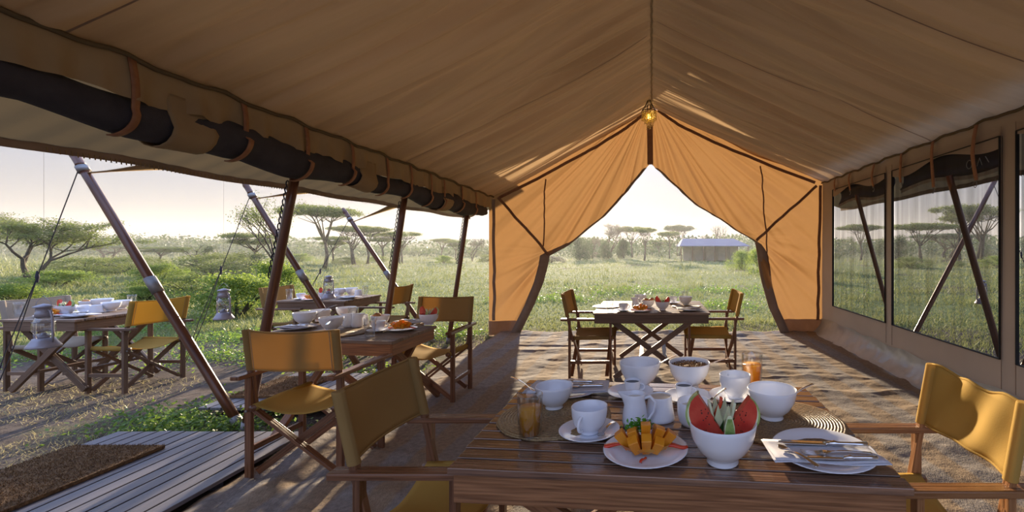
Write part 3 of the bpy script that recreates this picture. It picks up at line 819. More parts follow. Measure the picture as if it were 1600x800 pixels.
def guy(p_top, p_peg, label):
    p_top, p_peg = Vector(p_top), Vector(p_peg); root = thing('guy_rope', p_peg, label, 'rope')
    mid = p_top.lerp(p_peg, .42)
    mb = MB(org=p_peg); mb.tube([p_top, mid], .004, 5); mb.build('upper_line', M['rope'], root)
    for sx in (-.025, .03):
        m2_ = mid.lerp(p_peg, .5) + Vector((sx, 0, 0))
        mb = MB(org=p_peg); mb.tube([mid, m2_, p_peg], .004, 5); mb.build('lower_line', M['rope'], root)
    mb = MB(org=p_peg); mb.tube([mid + Vector((0, 0, .05)), mid, mid - Vector((0, 0, .05))], [.006, .014, .006], 8); mb.build('tightener', M['rope'], root)
    mb = MB(org=p_peg); mb.tube([p_peg + Vector((.0, 0, .10)), p_peg - Vector((0, 0, .08))], .010, 6); mb.build('peg', M['metal'], root)
def tri(pole_top, y, xe, ze, label):
    mb = MB(org=(xe, y, ze)); a, b_, c_ = Vector(pole_top), Vector((xe, y - .16, ze + .01)), Vector((xe, y + .16, ze + .01))
    vs = []; fs = []
    for k in range(9):
        t_ = k / 8; w = t_ ** 1.6
        m_ = a.lerp((b_ + c_) / 2, t_); d_ = (c_ - b_) / 2 * max(w, .08)
        vs += [m_ - d_, m_ + d_]
        if k: fs.append((2 * k - 2, 2 * k - 1, 2 * k + 1, 2 * k))
    mb.add(vs, fs); tag(mb.build('corner_strap', M['tan'], smooth=True, solid=.008), label, 'strap')
outs = [(3.70, 'leftmost leaning tent pole, foot beside the plank deck', 'near'), (5.27, 'leaning tent pole behind the middle left breakfast table', 'middle'), (6.98, 'leaning tent pole farthest along the left side', 'far')]
for y, lb, w in outs:
    pole((-3.5, y, -.04), (-4.91, y, 2.27 if y < 4 else 2.23 if y < 6 else 2.05), .036, .030, lb, ferrule=.49, tip=True)
    zt = (2.27 if y < 4 else 2.23 if y < 6 else 2.05)
    tri((-4.80, y, zt - .16), y, -4.05, 2.165, 'tan canvas strap from the awning to the ' + w + ' left leaning pole')
    guy((-4.84, y - .02, zt - .12), (-5.68 - .25 * (y > 6), y - .02, -.04), 'dark guy rope running down from the ' + w + ' left leaning pole')
for y, xf, lb in ((3.57, -3.33, 'upright tent pole nearest the camera on the left side'), (5.15, -3.23, 'upright tent pole behind the middle left breakfast table'), (6.92, -3.23, 'upright tent pole next to the left curtain')):
    pole((xf, y, -.04), (XL - .16, y, 2.08), .036, .033, lb)
    mb = MB(org=(xf + .3, y, 1.4))
    for k in range(16):
        z = 1.25 + k * .05; x = xf + (XL - .16 - xf) * (z / 2.08) - .05
        mb.tube([(x + .012 * math.cos(a), y + .0, z + .026 * math.sin(a)) for a in [q * math.pi / 4 for q in range(9)]], .005, 5, cap=False)
    tag(mb.build('chain', M['rope'], smooth=True), 'dark hanging chain beside the ' + lb.split(' tent pole')[0] + ' pole ' + lb.split('tent pole ')[1], 'chain')
pole((3.6, 6.2, -.04), (4.9, 6.2, 2.45), .034, .03, 'slanting pole outside the middle net window, rising to the right')
pole((3.62, 4.36, -.04), (2.98, 4.36, 2.2), .034, .03, 'dark slanting pole outside the middle net window, rising to the left')
pole((3.6, 6.32, -.04), (2.98, 6.32, 2.25), .034, .03, 'dark slanting pole outside the far net window')
pole((3.6, 4.4, -.04), (4.9, 4.4, 2.45), .034, .03, 'slanting pole outside the right wall nearest the camera')
guy((4.85, 6.18, 2.4), (5.8, 6.18, -.04), 'guy rope outside the far right tent wall')

# ------------------------------------------------------------------ lanterns
LAN = None
def lantern(x, y, zbase, ztop, label):
    global LAN
    if LAN is None:
        r = thing('hurricane_lantern', (x, y, zbase), label, 'lantern', 'hurricane lanterns hung under the awnings')
        mb = MB(); mb.lathe([(0.001, 0), (.075, 0), (.077, .008), (.068, .022), (.055, .045), (.048, .06), (.03, .064), (.001, .064)], 24); mb.build('tank', M['lantern'], r, smooth=True)
        mb = MB(); mb.lathe([(.032, .082), (.050, .115), (.048, .155), (.032, .205)], 20); mb.build('globe', M['glass'], r, smooth=True, solid=.002)
        mb = MB(); mb.lathe([(.001, .064), (.026, .064), (.026, .08), (.012, .085), (.012, .098), (.001, .098)], 16); mb.build('burner', M['lantern'], r, smooth=True)
        mb = MB(); mb.lathe([(.001, .292), (.02, .286), (.046, .274), (.046, .268), (.030, .266), (.030, .240), (.038, .232), (.036, .204), (.001, .204)], 20); mb.build('cap', M['lantern'], r, smooth=True)
        for s in (-1, 1):
            mb = MB(); mb.tube([(s * .055, 0, .035), (s * .062, 0, .08), (s * .058, 0, .20), (s * .045, 0, .245), (s * .02, 0, .25)], .0065, 8); mb.build('side_tube', M['lantern'], r, smooth=True)
        mb = MB()
        for z in (.115, .17): mb.tube([(.049 * math.cos(a), .049 * math.sin(a), z) for a in [q * math.pi / 8 for q in range(17)]], .0015, 4, cap=False)
        mb.build('globe_guard', M['lantern'], r, smooth=True)
        mb = MB(); mb.tube([(-.06, 0, .21), (-.05, 0, .30), (0, 0, .345), (.05, 0, .30), (.06, 0, .21)], .0016, 5); mb.build('bail_handle', M['lantern'], r, smooth=True)
        LAN = r
    else:
        r = copy_tree(LAN); r.location = (x, y, zbase); r['label'] = label
    mb = MB(org=(x, y, zbase + .345)); mb.tube([(x, y, zbase + .345), (x, y, ztop)], .0006, 4)
    tag(mb.build('hanging_wire', M['rope']), 'thin wire holding the ' + label.split(',')[0], 'wire')
lantern(-4.05, 2.90, .81, 2.13, 'nearest grey hurricane lantern, hanging in front of the far left breakfast table')
lantern(-4.05, 4.12, .80, 2.13, 'second grey hurricane lantern, hanging before the green shrub')
lantern(-4.05, 5.46, .84, 2.13, 'small distant hurricane lantern, hanging above the rear left breakfast table')
lantern(4.0, 5.27, .80, 2.28, 'hurricane lantern outside, seen through the middle net window')

# ------------------------------------------------------------------ plank decks and coir mats
def deck(name, x0, x1, y0, y1, z, nplank, label, slant=0.0):
    r = thing(name, ((x0 + x1) / 2, (y0 + y1) / 2, 0), label, 'deck'); pw = (x1 - x0) / nplank
    sh = lambda y: slant * (y1 - y)
    for k in range(nplank):
        xc = x0 + (k + .5) * pw; mb = MB(org=r.location)
        mb.bar((xc + sh(y0), y0, z - .012), (xc, y1 + random.uniform(-.006, .006), z - .012), pw - .012, .024)
        mb.build('plank', M['deck'], r, bevel=.003)
    for yy in np.arange(y0 + .15, y1, .55):
        mb = MB(org=r.location); mb.bar((x0 + .02, yy, z - .05), (x1 - .02, yy, z - .05), .05, .05); mb.build('joist', M['deck'], r)
    return r
random.seed(8)
deck('plank_deck', -4.13, -2.66, .9, 3.37, .055, 14, 'grey wet plank walkway deck in the left foreground', slant=.04)
deck('plank_deck', -4.05, -2.66, 3.88, 4.95, .05, 13, 'grey plank deck behind the middle left chair')
def coir(x0, x1, y0, y1, z, label, n=26000):
    mb = MB(org=((x0 + x1) / 2, (y0 + y1) / 2, z)); mb.box(((x0 + x1) / 2, (y0 + y1) / 2, z + .012), (x1 - x0, y1 - y0, .024))
    o = mb.build('coir_mat', M['sisal'], bevel=.004); tag(o, label, 'mat')
    g = np.random.default_rng(3); base = np.stack([g.uniform(x0, x1, n), g.uniform(y0, y1, n), np.full(n, z + .022)], 1) - np.array(o.location)
    V, Q = blades(g, base, g.uniform(.008, .018, n), np.full(n, .0016), np.full(n, .006))
    f = np_mesh('coir_pile', V, Q, M['sisal'], o); f['kind'] = 'stuff'
coir(-4.09, -3.44, 1.0, 3.08, .056, 'thick brown coir doormat lying on the foreground deck')
coir(-4.0, -3.47, 4.12, 4.75, .051, 'brown coir doormat on the rear deck by the leaning pole', 6000)
# ------------------------------------------------------------------ folding tables
def table(org, L, D, label, rz=0.0, top=.75, slat_mat='slatgrey', n=12, shear=0.0, legs=(-.42, .42), foot=.40, topx=.52, apron='apron', group=None, splay=None):
    """L along local x (slats run that way), D along local y; X-shaped legs in the local xz plane unless splay gives yz frames"""
    r = thing('breakfast_table', org, label, 'table', group, rz)
    sy = lambda x, y: y - shear * x
    for k in range(n):
        y = -D / 2 + (k + .5) * D / n; mb = MB(); w = D / n - .011
        x0, x1 = -L / 2, L / 2
        dz = random.uniform(-.0012, .0012)
        mb.bar((x0 + random.uniform(-.003, .003), sy(x0, y), top - .012 + dz), (x1 + random.uniform(-.003, .003), sy(x1, y), top - .012 + dz), w, .024)
        mb.build('slat', M[slat_mat], r, bevel=.003)
    za = top - .024 - .048; ix, iy = L / 2 - .03, D / 2 - .03
    for sx in (-1, 1):
        mb = MB(); mb.bar((sx * ix, sy(sx * ix, -iy), za), (sx * ix, sy(sx * ix, iy), za), .032, .095, w1=.032); mb.build('apron', M[apron], r, bevel=.004)
    for s_ in (-1, 1):
        mb = MB(); mb.bar((-ix - .012, sy(-ix, s_ * iy), za), (ix + .012, sy(ix, s_ * iy), za), .032, .095); mb.build('apron', M[apron], r, bevel=.004)
    def xframe(c, ax):
        for s_ in (-1, 1):
            off = .018 * s_
            def q(a, z):
                return (a, c + off, z) if ax == 'x' else (c + off, a, z)
            mb = MB(); mb.bar(q(-s_ * topx_, top - .05), q(s_ * foot_, .012), .032, .058, up=q(1, 0) if 0 else ((1, 0, 1) if ax == 'x' else (0, 1, 1)))
            mb.build('leg', M[apron], r, bevel=.003)
    topx_, foot_ = topx, foot
    if splay is None:
        for y in (-D / 2 + .09, D / 2 - .09): xframe(y, 'x')
        for xx in (-.12, .16):
            mb = MB(); mb.bar((xx, -D / 2 + .09, .26 - abs(xx) * .5), (xx, D / 2 - .09, .26 - abs(xx) * .5), .05, .028); mb.build('stretcher', M[apron], r, bevel=.003)
    else:
        for xx in splay: xframe(xx, 'y')
        for yy in (-.1, .14):
            mb = MB(); mb.bar((splay[0], yy, .30 - abs(yy) * .6), (splay[1], yy, .30 - abs(yy) * .6), .05, .028); mb.build('stretcher', M[apron], r, bevel=.003)
    return r
random.seed(21)
# front table: corners measured at the table top
table((.06, 1.845, 0), 1.462, .968, 'large dark varnished slatted breakfast table in the foreground', slat_mat='slat', n=13, shear=.085, legs=None, foot=.48, topx=.58)
table((.0, 5.40, 0), 1.31, 1.13, 'sunlit slatted breakfast table centred in the far tent opening', n=14, foot=.42, topx=.52, apron='chairgrey')
table((-2.64, 3.72, 0), .82, 1.34, 'weathered slatted breakfast table between the two leaning poles', rz=math.pi / 2, n=18, splay=(0, 0), foot=.44, topx=.34) if 0 else None
def table_t3():
    r = table((-2.66, 3.78, 0), 1.32, .70, 'weathered slatted breakfast table behind the middle left chair', n=9, splay=(-.16, .52), foot=.55, topx=.28, shear=.12)
    return r
table_t3()
table((-4.67, 6.36, 0), .95, .82, 'grey slatted breakfast table at the rear left, small in the distance', n=10, foot=.36, topx=.40, apron='chairgrey', rz=0.0)
table((-6.19, 4.80, 0), .76, .84, 'grey slatted breakfast table standing farthest left on bare ground', n=10, foot=.36, topx=.34, apron='chairgrey')

# ------------------------------------------------------------------ safari chairs (front faces local +x)
def chair(org, rz, label, Wd=.54, canvas='canvas_shade', woodm='chairwood', seatm=None, wrinkle=0.0, dp=.40, lean=.065):
    r = thing('folding_armchair', org, label, 'chair', 'canvas folding armchairs at the tables', rz)
    h = Wd / 2; wm = M[woodm]; xf, xb = dp / 2, -dp / 2
    for s_ in (-1, 1):
        for x in (xf, xb):
            mb = MB(); mb.bar((x, s_ * h, 0.0), (x, s_ * h, .655), .040, .026, up=(1, 0, 0)); mb.build('leg', wm, r, bevel=.003)
        mb = MB(); mb.bar((xb - .10, s_ * h, .668), (xf + .09, s_ * h, .668), .058, .026); mb.build('armrest', wm, r, bevel=.005)
        mb = MB(); mb.tube([(xb - .02, s_ * (h - .028), .455), (xf + .05, s_ * (h - .028), .462)], .019, 10); mb.build('seat_rail', wm, r, smooth=True)
        for z in (.19,):
            mb = MB(); mb.bar((xb, s_ * h, z), (xf, s_ * h, z), .022, .036); mb.build('stretcher', wm, r, bevel=.002)
        mb = MB(); mb.bar((xb + .035, s_ * (h - .01), .42), (xb - lean, s_ * (h - .01), .945), .032, .024, up=(1, 0, 0)); mb.build('back_post', wm, r, bevel=.003)
        for x in (xf, xb):
            mb = MB(); mb.lathe([(.0005, .008), (.008, .006), (.008, 0)], 8)
            b_ = mb.build('bolt', M['metal'], r); b_.rotation_euler = (0, -math.pi / 2 if x < 0 else math.pi / 2, 0); b_.location = (x + (.02 if x > 0 else -.02), s_ * h, .44)
    for x, o_ in ((xf - .03, .012), (xb + .03, -.012)):
        for s_ in (-1, 1):
            mb = MB(); mb.bar((x + s_ * .013, -s_ * (h - .015), .445), (x + s_ * .013, s_ * (h - .02), .03), .020, .042, up=(0, 1, 1)); mb.build('crossbar', wm, r, bevel=.002)
    # backrest canvas with sleeves round the posts
    cv = M[canvas]; mb = MB()
    zb, zt = .700, .955
    xp = lambda z: xb + .035 + (-lean - .035) * (z - .42) / .525
    rs = random.Random(org[0] * 7 + org[1])
    ph = rs.random() * 6
    def bf(i, j):
        y = -h + .01 + (2 * h - .02) * i; z = zb + (zt - zb) * j
        bow = -.035 * (1 - .6 * wrinkle) * math.sin(i * math.pi) + wrinkle * (.014 * math.sin(i * 5.5 + j * 3 + 1) * math.sin(i * math.pi) + .010 * math.sin(i * 14 - j * 5) * math.sin(math.pi * i))
        sagz = -.012 * math.sin(i * math.pi) * j + wrinkle * .008 * math.sin(i * 17) * (j > .95)
        return (xp(z) + bow - .004, y, z + sagz)
    mb.grid(bf, 34, 12); bk = mb.build('backrest', cv, r, smooth=True, solid=.004)
    for s_ in (-1, 1):
        mb = MB(); yc = s_ * (h - .010)
        pts = []
        for k in range(2):
            z = zb - .002 if k == 0 else zt + .003
            pts.append([(xp(z) + .022 * math.cos(a) , yc + .024 * math.sin(a), z) for a in [q * math.pi / 5 for q in range(10)]])
        vs = pts[0] + pts[1]; fs = [(q, (q + 1) % 10, 10 + (q + 1) % 10, 10 + q) for q in range(10)] + [tuple(range(10, 20))]
        mb.add(vs, fs); mb.build('sleeve', cv, bk, smooth=False, bevel=.004)
        mb = MB(); mb.bar((xp(zb) - .012, s_ * (h - .042), zb), (xp(zt) - .012, s_ * (h - .042), zt), .003, .004); mb.build('stitching', M['cord'], bk)
    mb = MB(); mb.tube([bf(i / 20, 0) for i in range(21)], .0055, 6); mb.tube([bf(i / 20, 1) for i in range(21)], .0055, 6); mb.build('hem', cv, bk, smooth=True)
    # seat canvas slung between the rails
    mb = MB(); sc = M[seatm or canvas]
    def sf(i, j):
        y = -(h - .03) + 2 * (h - .03) * i; x = xb + .0 + (dp + .03) * j
        return (x, y, .476 - .062 * math.sin(i * math.pi) + .006 * math.sin(i * 9 + ph) * math.sin(j * 4) + .012 * abs(i - .5) * math.sin(j * 7 + ph))
    mb.grid(sf, 26, 14); st = mb.build('seat', sc, r, smooth=True, solid=.004)
    for s_ in (-1, 1):
        mb = MB(); mb.tube([(xb, s_ * (h - .028), .456), (xf + .03, s_ * (h - .028), .462)], .0235, 12); mb.build('sleeve', sc, st, smooth=True)
    return r
PI = math.pi
chair((-.87, 1.80, 0), 0, 'shaded mustard canvas armchair at the left end of the foreground table', Wd=.50, canvas='canvas_shade', seatm='canvas', dp=.34, lean=.08)
chair((1.03, 1.69, 0), PI, 'bright sunlit yellow canvas armchair at the right end of the foreground table', Wd=.50, canvas='canvas', woodm='chairwood_lit', wrinkle=1.0, dp=.30, lean=.06)
chair((-2.27, 2.98, .0), PI / 2 , 'canvas armchair seen from behind, beside the foreground deck', Wd=.58, canvas='canvas_shade', seatm='canvas', dp=.42, lean=.03)
chair((-2.18, 4.36, 0), -PI / 2, 'canvas armchair facing the camera behind the middle left table', Wd=.56, canvas='canvas_shade', seatm='canvas', dp=.40, lean=.06)
chair((-.69, 5.18, 0), 0, 'canvas armchair left of the far centre table, its post glinting', Wd=.58, canvas='canvas_shade', dp=.46, lean=.08)
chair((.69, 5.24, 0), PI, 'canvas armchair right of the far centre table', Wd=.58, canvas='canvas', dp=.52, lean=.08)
chair((-5.08, 6.22, -.03), 0, 'canvas armchair at the left of the rear left table', Wd=.54, canvas='canvas_shade', woodm='chairgrey', dp=.42)
chair((-3.93, 6.38, -.03), PI, 'canvas armchair at the right of the rear left table, beside a leaning pole', Wd=.54, canvas='canvas_shade', woodm='chairgrey', dp=.42)
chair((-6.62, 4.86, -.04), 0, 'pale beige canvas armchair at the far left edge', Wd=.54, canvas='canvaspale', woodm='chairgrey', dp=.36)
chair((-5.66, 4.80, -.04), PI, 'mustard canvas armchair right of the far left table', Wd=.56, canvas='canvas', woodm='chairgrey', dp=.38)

# ------------------------------------------------------------------ tableware
CACHE = {}
def put(kind, maker, loc, label, cat, group=None, rz=0.0, sc=1.0):
    if kind in CACHE:
        r = copy_tree(CACHE[kind])
        for k in ('group',):
            if k in r: del r[k]
        tag(r, label, cat, group)
    else:
        r = maker(); CACHE[kind] = r; tag(r, label, cat, group)
    r.location = loc; r.rotation_euler = (0, 0, rz); r.scale = (sc, sc, sc)
    return r
def shell(prof_out, t=.004):
    """closed wall profile of a vessel, outer from foot to rim then back inside"""
    inn = [(max(r - t, .0005), max(z, prof_out[0][1] + t)) for r, z in prof_out if z > prof_out[0][1] + t * .5]
    lip = [(prof_out[-1][0] - t * .3, prof_out[-1][1] + t * .45)]
    return [(.0005, prof_out[0][1])] + prof_out + lip + inn[::-1] + [(.0005, prof_out[0][1] + t * 1.6)]
def lathed(name, prof, mat='china', n=36):
    mb = MB(); mb.lathe(prof, n); return mb.build(name, M[mat], smooth=True)
def E(name):
    o = bpy.data.objects.new(name, None); COL.objects.link(o); return o
bowl_prof = [(.046, 0), (.048, .004), (.043, .013), (.050, .019), (.074, .042), (.092, .075), (.100, .112), (.101, .122)]
def mk_bowl(): return lathed('bowl', shell(bowl_prof, .005))
def mk_bowl_full(mat, name, zf=.088):
    def f():
        r = E('bowl'); mb = MB(); mb.lathe(shell(bowl_prof, .005), 36); mb.build('vessel', M['china'], r, smooth=True)
        g = np.random.default_rng(4); mb = MB()
        mb.grid(lambda i, j: (.0905 * j * math.cos(i * 2 * PI), .0905 * j * math.sin(i * 2 * PI), zf + .010 * (1 - j) + .006 * float(vnoise(np.array(9 * j * math.cos(i * 2 * PI)), np.array(9 * j * math.sin(i * 2 * PI)), 2))), 40, 12)
        mb.build(name, M[mat], r, smooth=True)
        return r
    return f
def mk_granola():
    r = mk_bowl_full('granola', 'granola', .096)()
    g = np.random.default_rng(9); a = g.random(500) * 2 * PI; q = np.sqrt(g.random(500)) * .088
    pts = np.stack([q * np.cos(a), q * np.sin(a), .106 + .008 * (1 - q / .088) + .004 * g.random(500)], 1)
    V, Q = leaves(g, pts, g.uniform(.003, .007, 500)); f = np_mesh('cereal_flakes', V, Q, M['granola'], r); f['kind'] = 'stuff'
    return r
def handle(mb, x0, z0, z1, out, r=.006, n=10):
    pts = []
    for k in range(13):
        a = PI / 2 - k * PI / 12
        pts.append((x0 + out * math.cos(a) ** .8 if math.cos(a) > 0 else x0, 0, (z0 + z1) / 2 + (z1 - z0) / 2 * math.sin(a)))
    mb.tube(pts, r, n)
cup_prof = [(.034, 0), (.036, .004), (.033, .010), (.045, .018), (.062, .040), (.069, .070), (.071, .104)]
def mk_cup():
    r = E('cup'); mb = MB(); mb.lathe(shell(cup_prof, .004), 36); mb.build('vessel', M['china'], r, smooth=True)
    mb = MB(); handle(mb, .062, .030, .085, .034); mb.build('handle', M['china'], r, smooth=True); return r
def mk_coffee():
    r = E('coffee_cup'); p = [(.026, 0), (.030, .004), (.034, .012), (.038, .030), (.0405, .062)]
    mb = MB(); mb.lathe(shell(p, .003), 30); mb.build('vessel', M['china'], r, smooth=True)
    mb = MB(); handle(mb, .036, .018, .050, .024, .0045); mb.build('handle', M['china'], r, smooth=True)
    mb = MB(); mb.lathe([(.0005, .053), (.0375, .053)], 30); mb.build('coffee', M['coffee'], r); return r
def mk_saucer(): return lathed('saucer', [(.0005, .004), (.05, .004), (.055, 0), (.06, .002), (.09, .010), (.112, .020), (.114, .0225), (.111, .0225), (.088, .014), (.058, .008), (.052, .006), (.0005, .007)])
def mk_plate(): return lathed('plate', [(.0005, .003), (.09, .003), (.094, 0), (.10, .002), (.13, .012), (.157, .021), (.160, .0235), (.156, .0245), (.128, .017), (.10, .008), (.0005, .007)], n=48)
def mk_jug():
    r = E('milk_jug'); p = [(.040, 0), (.048, .004), (.052, .02), (.050, .05), (.044, .085), (.040, .108), (.044, .130)]
    mb = MB(); n = 36
    pr = shell(p, .004)
    mb.lathe(pr, n); vs = mb.V[-len(pr) * n:]
    out_ = []
    for x, y, z in vs:                                   # pull the rim out into a spout
        a = math.atan2(y, x); w = max(0, math.cos(a - PI)) ** 10 * max(0, (z - .085) / .045)
        out_.append((x - .030 * w, y * (1 - .3 * w), z + .006 * w))
    mb.V = out_
    mb.build('vessel', M['china'], r, smooth=True)
    mb = MB(); mb.tube([(.040, 0, .112), (.062, 0, .120), (.083, 0, .098), (.078, 0, .060), (.060, 0, .032), (.048, 0, .022)], .0065, 10); mb.build('handle', M['china'], r, smooth=True)
    mb = MB(); mb.lathe([(.0005, .112), (.0375, .112)], 24); mb.build('milk', M['milk'], r)
    return r
def mk_pot():
    r = E('sugar_pot'); mb = MB(); mb.lathe(shell([(.058, 0), (.0635, .003), (.062, .012), (.055, .055), (.050, .090), (.049, .098)], .004), 32); mb.build('vessel', M['china'], r, smooth=True)
    mb = MB(); mb.lathe([(.0005, .094), (.040, .093), (.046, .095)], 24); mb.build('sugar', M['milk'], r, smooth=True); return r
def mk_sbowl():
    r = E('sugar_bowl'); mb = MB(); mb.lathe(shell([(.040, 0), (.050, .004), (.062, .022), (.067, .055), (.068, .098)], .0045), 32); mb.build('vessel', M['china'], r, smooth=True)
    mb = MB(); mb.lathe([(.0005, .072), (.063, .070)], 24); mb.build('sugar', M['milk'], r, smooth=True); return r
def glass_mesh(r):
    n = 48; mb = MB()
    p = [(.0005, 0), (.036, 0), (.038, .004)]
    for k in range(1, 15): p.append((.038 + .0095 * (k / 14) * .9, .004 + k * .0065))
    p += [(.0465, .12), (.0475, .165), (.0468, .1665), (.0445, .165), (.0432, .12), (.0355, .016), (.0005, .014)]
    def mod(i, k):
        if 3 <= i <= 16:
            return .0013 * (1 if ((k + i) % 4 == 0 or (k - i) % 4 == 0) else -.3)
        if i in (17, 18): return .0007 * (1 if k % 4 < 2 else -1)
        return 0
    mb.lathe(p, n, mod=mod); return mb.build('glass_wall', M['glass'], r, smooth=True)
def mk_glass():
    r = E('tumbler'); glass_mesh(r); return r
def mk_juice():
    r = E('juice_glass'); glass_mesh(r); mb = MB()
    mb.lathe([(.0005, .0145), (.0352, .0165), (.0425, .116), (.0425, .1175), (.0005, .1175)], 36); mb.build('orange_juice', M['juice'], r, smooth=True); return r
def rough_disc(name, mat, R, th=.010):
    def f():
        mb = MB()
        mb.lathe([(.0005, th)] + [(R * k / 16, th * (1 + .10 * (k % 2))) for k in range(1, 16)] + [(R, th * .8), (R + .002, th * .4), (R, 0), (.0005, 0)], 64, mod=lambda i, k: .0018 * math.sin(k * 5.1) if i > 12 else 0)
        return mb.build(name, M[mat], smooth=True)
    return f
def spoon_mesh(name='spoon', L=.17, mat='steel'):
    mb = MB()
    def f(i, j):
        t = i; w = (.016 * math.sin(min(t / .27, 1) * PI) ** .7 if t < .27 * .93 else .0045 + .0045 * ((t - .25) / .75) ** 2)
        dish = -.006 * math.sin(min(t / .27, 1) * PI) if t < .27 else .006 * math.sin((t - .27) / .73 * PI)
        y = (j - .5) * 2
        return (t * L, w * y, .004 + dish * (1 - .7 * abs(y) if t < .27 else 1))
    mb.grid(f, 40, 7); return mb.build(name, M[mat], smooth=True, solid=.0016)
def fork_mesh():
    r = E('fork'); mb = MB(); L = .20
    def f(i, j):
        t = .3 + .7 * i; w = .011 * max(0, 1 - (t - .3) / .12) + .003 + .003 * (t - .3); return (t * L, w * (j - .5) * 2, .004 + .004 * math.sin((t - .3) / .7 * PI))
    mb.grid(f, 24, 3); mb.build('fork_handle', M['steel'], r, smooth=True, solid=.002)
    mb = MB()
    for k in range(4):
        y = -.0095 + k * .0063; mb.tube([(.3 * L + .004, y, .004), (.15 * L, y, .001), (.0, y * 1.05, .006)], [.002, .0018, .0009], 6)
    mb.build('tines', M['steel'], r, smooth=True); return r
def knife_mesh():
    r = E('knife'); mb = MB()
    mb.grid(lambda i, j: (i * .13, (-.011 + .022 * j) * (1 if i > .15 else (.3 + i * 4.6)) , .004), 16, 3); mb.build('blade', M['steel'], r, smooth=True, solid=.0012)
    mb = MB(); mb.tube([(.13, 0, .005), (.145, 0, .005), (.15, 0, .005), (.16, 0, .005), (.20, 0, .005), (.235, 0, .005), (.24, 0, .005)], [.005, .006, .0085, .0055, .006, .0085, .004], 10); mb.build('knife_handle', M['steel'], r, smooth=True)
    return r
def napkin(corners, z, label, group=None, fold=2, seed=1):
    g = random.Random(seed)
    c = [Vector(p) for p in corners]; ce = sum(c, Vector()) / 4; mb = MB(org=(ce.x, ce.y, z))
    for l in range(fold):
        def f(i, j, l=l):
            p = c[0].lerp(c[1], i).lerp(c[3].lerp(c[2], i), j); k = 1 - .03 * l
            p = ce + (p - ce) * k
            return (p.x, p.y, z + .004 * l + .004 * math.sin(i * 7 + l) * math.sin(j * 5 + 1) + .003)
        mb.grid(f, 18, 10)
    o = mb.build('napkin', M['linen'], smooth=True, solid=.002); return tag(o, label, 'napkin', group)
def mk_mango():
    r = E('mango_half'); g = random.Random(2)
    mb = MB(); mb.grid(lambda i, j: (.070 * math.cos(i * 2 * PI) * math.sin(j * PI / 2 + .01), .048 * math.sin(i * 2 * PI) * math.sin(j * PI / 2 + .01), .006 + .024 * (1 - math.cos(j * PI / 2))), 24, 6); mb.build('mango_skin', M['mangoskin'], r, smooth=True)
    for a in range(5):
        for b_ in range(3):
            u = (a - 2) / 2.3; v = (b_ - 1) / 1.3
            if abs(u) > .8 and abs(v) > .7: continue
            tilt = Vector((u * .85, v * .75, 1)).normalized()
            base = Vector((u * .052, v * .034, .016)); ln = .052 * (1 - .28 * abs(u)) * (1.2 if b_ == 1 else 1) + g.uniform(-.004, .006)
            mb = MB(); mb.bar(base, base + tilt * ln, .021, .021, up=(0, 1, 0), w1=.0275, t1=.0275)
            mb.build('mango_cube', M['mango'], r, bevel=.002)
    return r
def mk_parsley():
    g = np.random.default_rng(3); p = g.normal(size=(170, 3)) * np.array([.018, .012, .009]) + np.array([0, 0, .016]); p[:, 2] = np.abs(p[:, 2])
    V, Q = leaves(g, p, g.uniform(.005, .009, 170)); return np_mesh('parsley_sprig', V, Q, M['herb'])
def mk_strip():
    mb = MB(); mb.grid(lambda i, j: ((i - .5) * .085, .008 * (j - .5) * 2 + .004 * math.sin(i * 6), .009 + .006 * math.sin(i * 5) * (1 if j > .5 else .6)), 16, 3)
    return mb.build('papaya_strip', M['papaya'], smooth=True, solid=.007)
def mk_wedge():
    """watermelon slice standing on its tip; flat face towards -y, rind on the outer (-x) side"""
    r = E('watermelon_slice'); H, R = .155, .105
    def outline(k, sh=1.0):      # rind arc from top tip to bottom
        a = PI * k
        return (-.056 * sh * math.sin(a) ** .75 + .02 - .03 * (1 - k) + .045 * k * 0, H * (1 - k))
    n = 14; pts = [outline(k / n) for k in range(n + 1)]
    tip, bot = pts[0], pts[-1]
    mb = MB(); th = .030
    edge = [(tip[0] + (bot[0] + .055 - tip[0]) * k / n, tip[1] + (bot[1] - tip[1]) * k / n) for k in range(n + 1)]
    inner = [(x + .012 * math.sin(PI * min(max(k / n, .04), .96)), z) for k, (x, z) in enumerate(pts)]
    def face(y, A, B):
        vs = [(a[0], y, a[1]) for a in A] + [(b_[0], y, b_[1]) for b_ in B]; return vs
    def solid_between(mb, A, B, t):
        m_ = len(A); vs = face(-t * .5, A, B) + face(t * .5, A, B); fs = []
        for k in range(m_ - 1):
            fs += [(k, k + 1, m_ + k + 1, m_ + k), (2 * m_ + k, 3 * m_ + k, 3 * m_ + k + 1, 2 * m_ + k + 1), (k, 2 * m_ + k, 2 * m_ + k + 1, k + 1), (m_ + k, m_ + k + 1, 3 * m_ + k + 1, 3 * m_ + k)]
        mb.add(vs, fs)
    solid_between(mb, inner, edge, th); mb.build('flesh', M['melon'], r)
    mb = MB(); mid = [(x + .006, z) for x, z in pts]; solid_between(mb, mid, inner, th * 1.02); mb.build('pale_rind', M['rindwhite'], r)
    mb = MB(); solid_between(mb, pts, mid, th * 1.04); mb.build('green_rind', M['rind'], r, smooth=False)
    mb = MB(); g = random.Random(5)
    for k in range(12):
        z = g.uniform(.04, .11); x = g.uniform(-.005, .02) ; mb.lathe([(.0004, .002), (.0022, 0), (.0004, -.002)], 6, (x, -th / 2 - .0006, z))
    s = mb.build('seeds', M['seed'], r); s['kind'] = 'stuff'
    return r
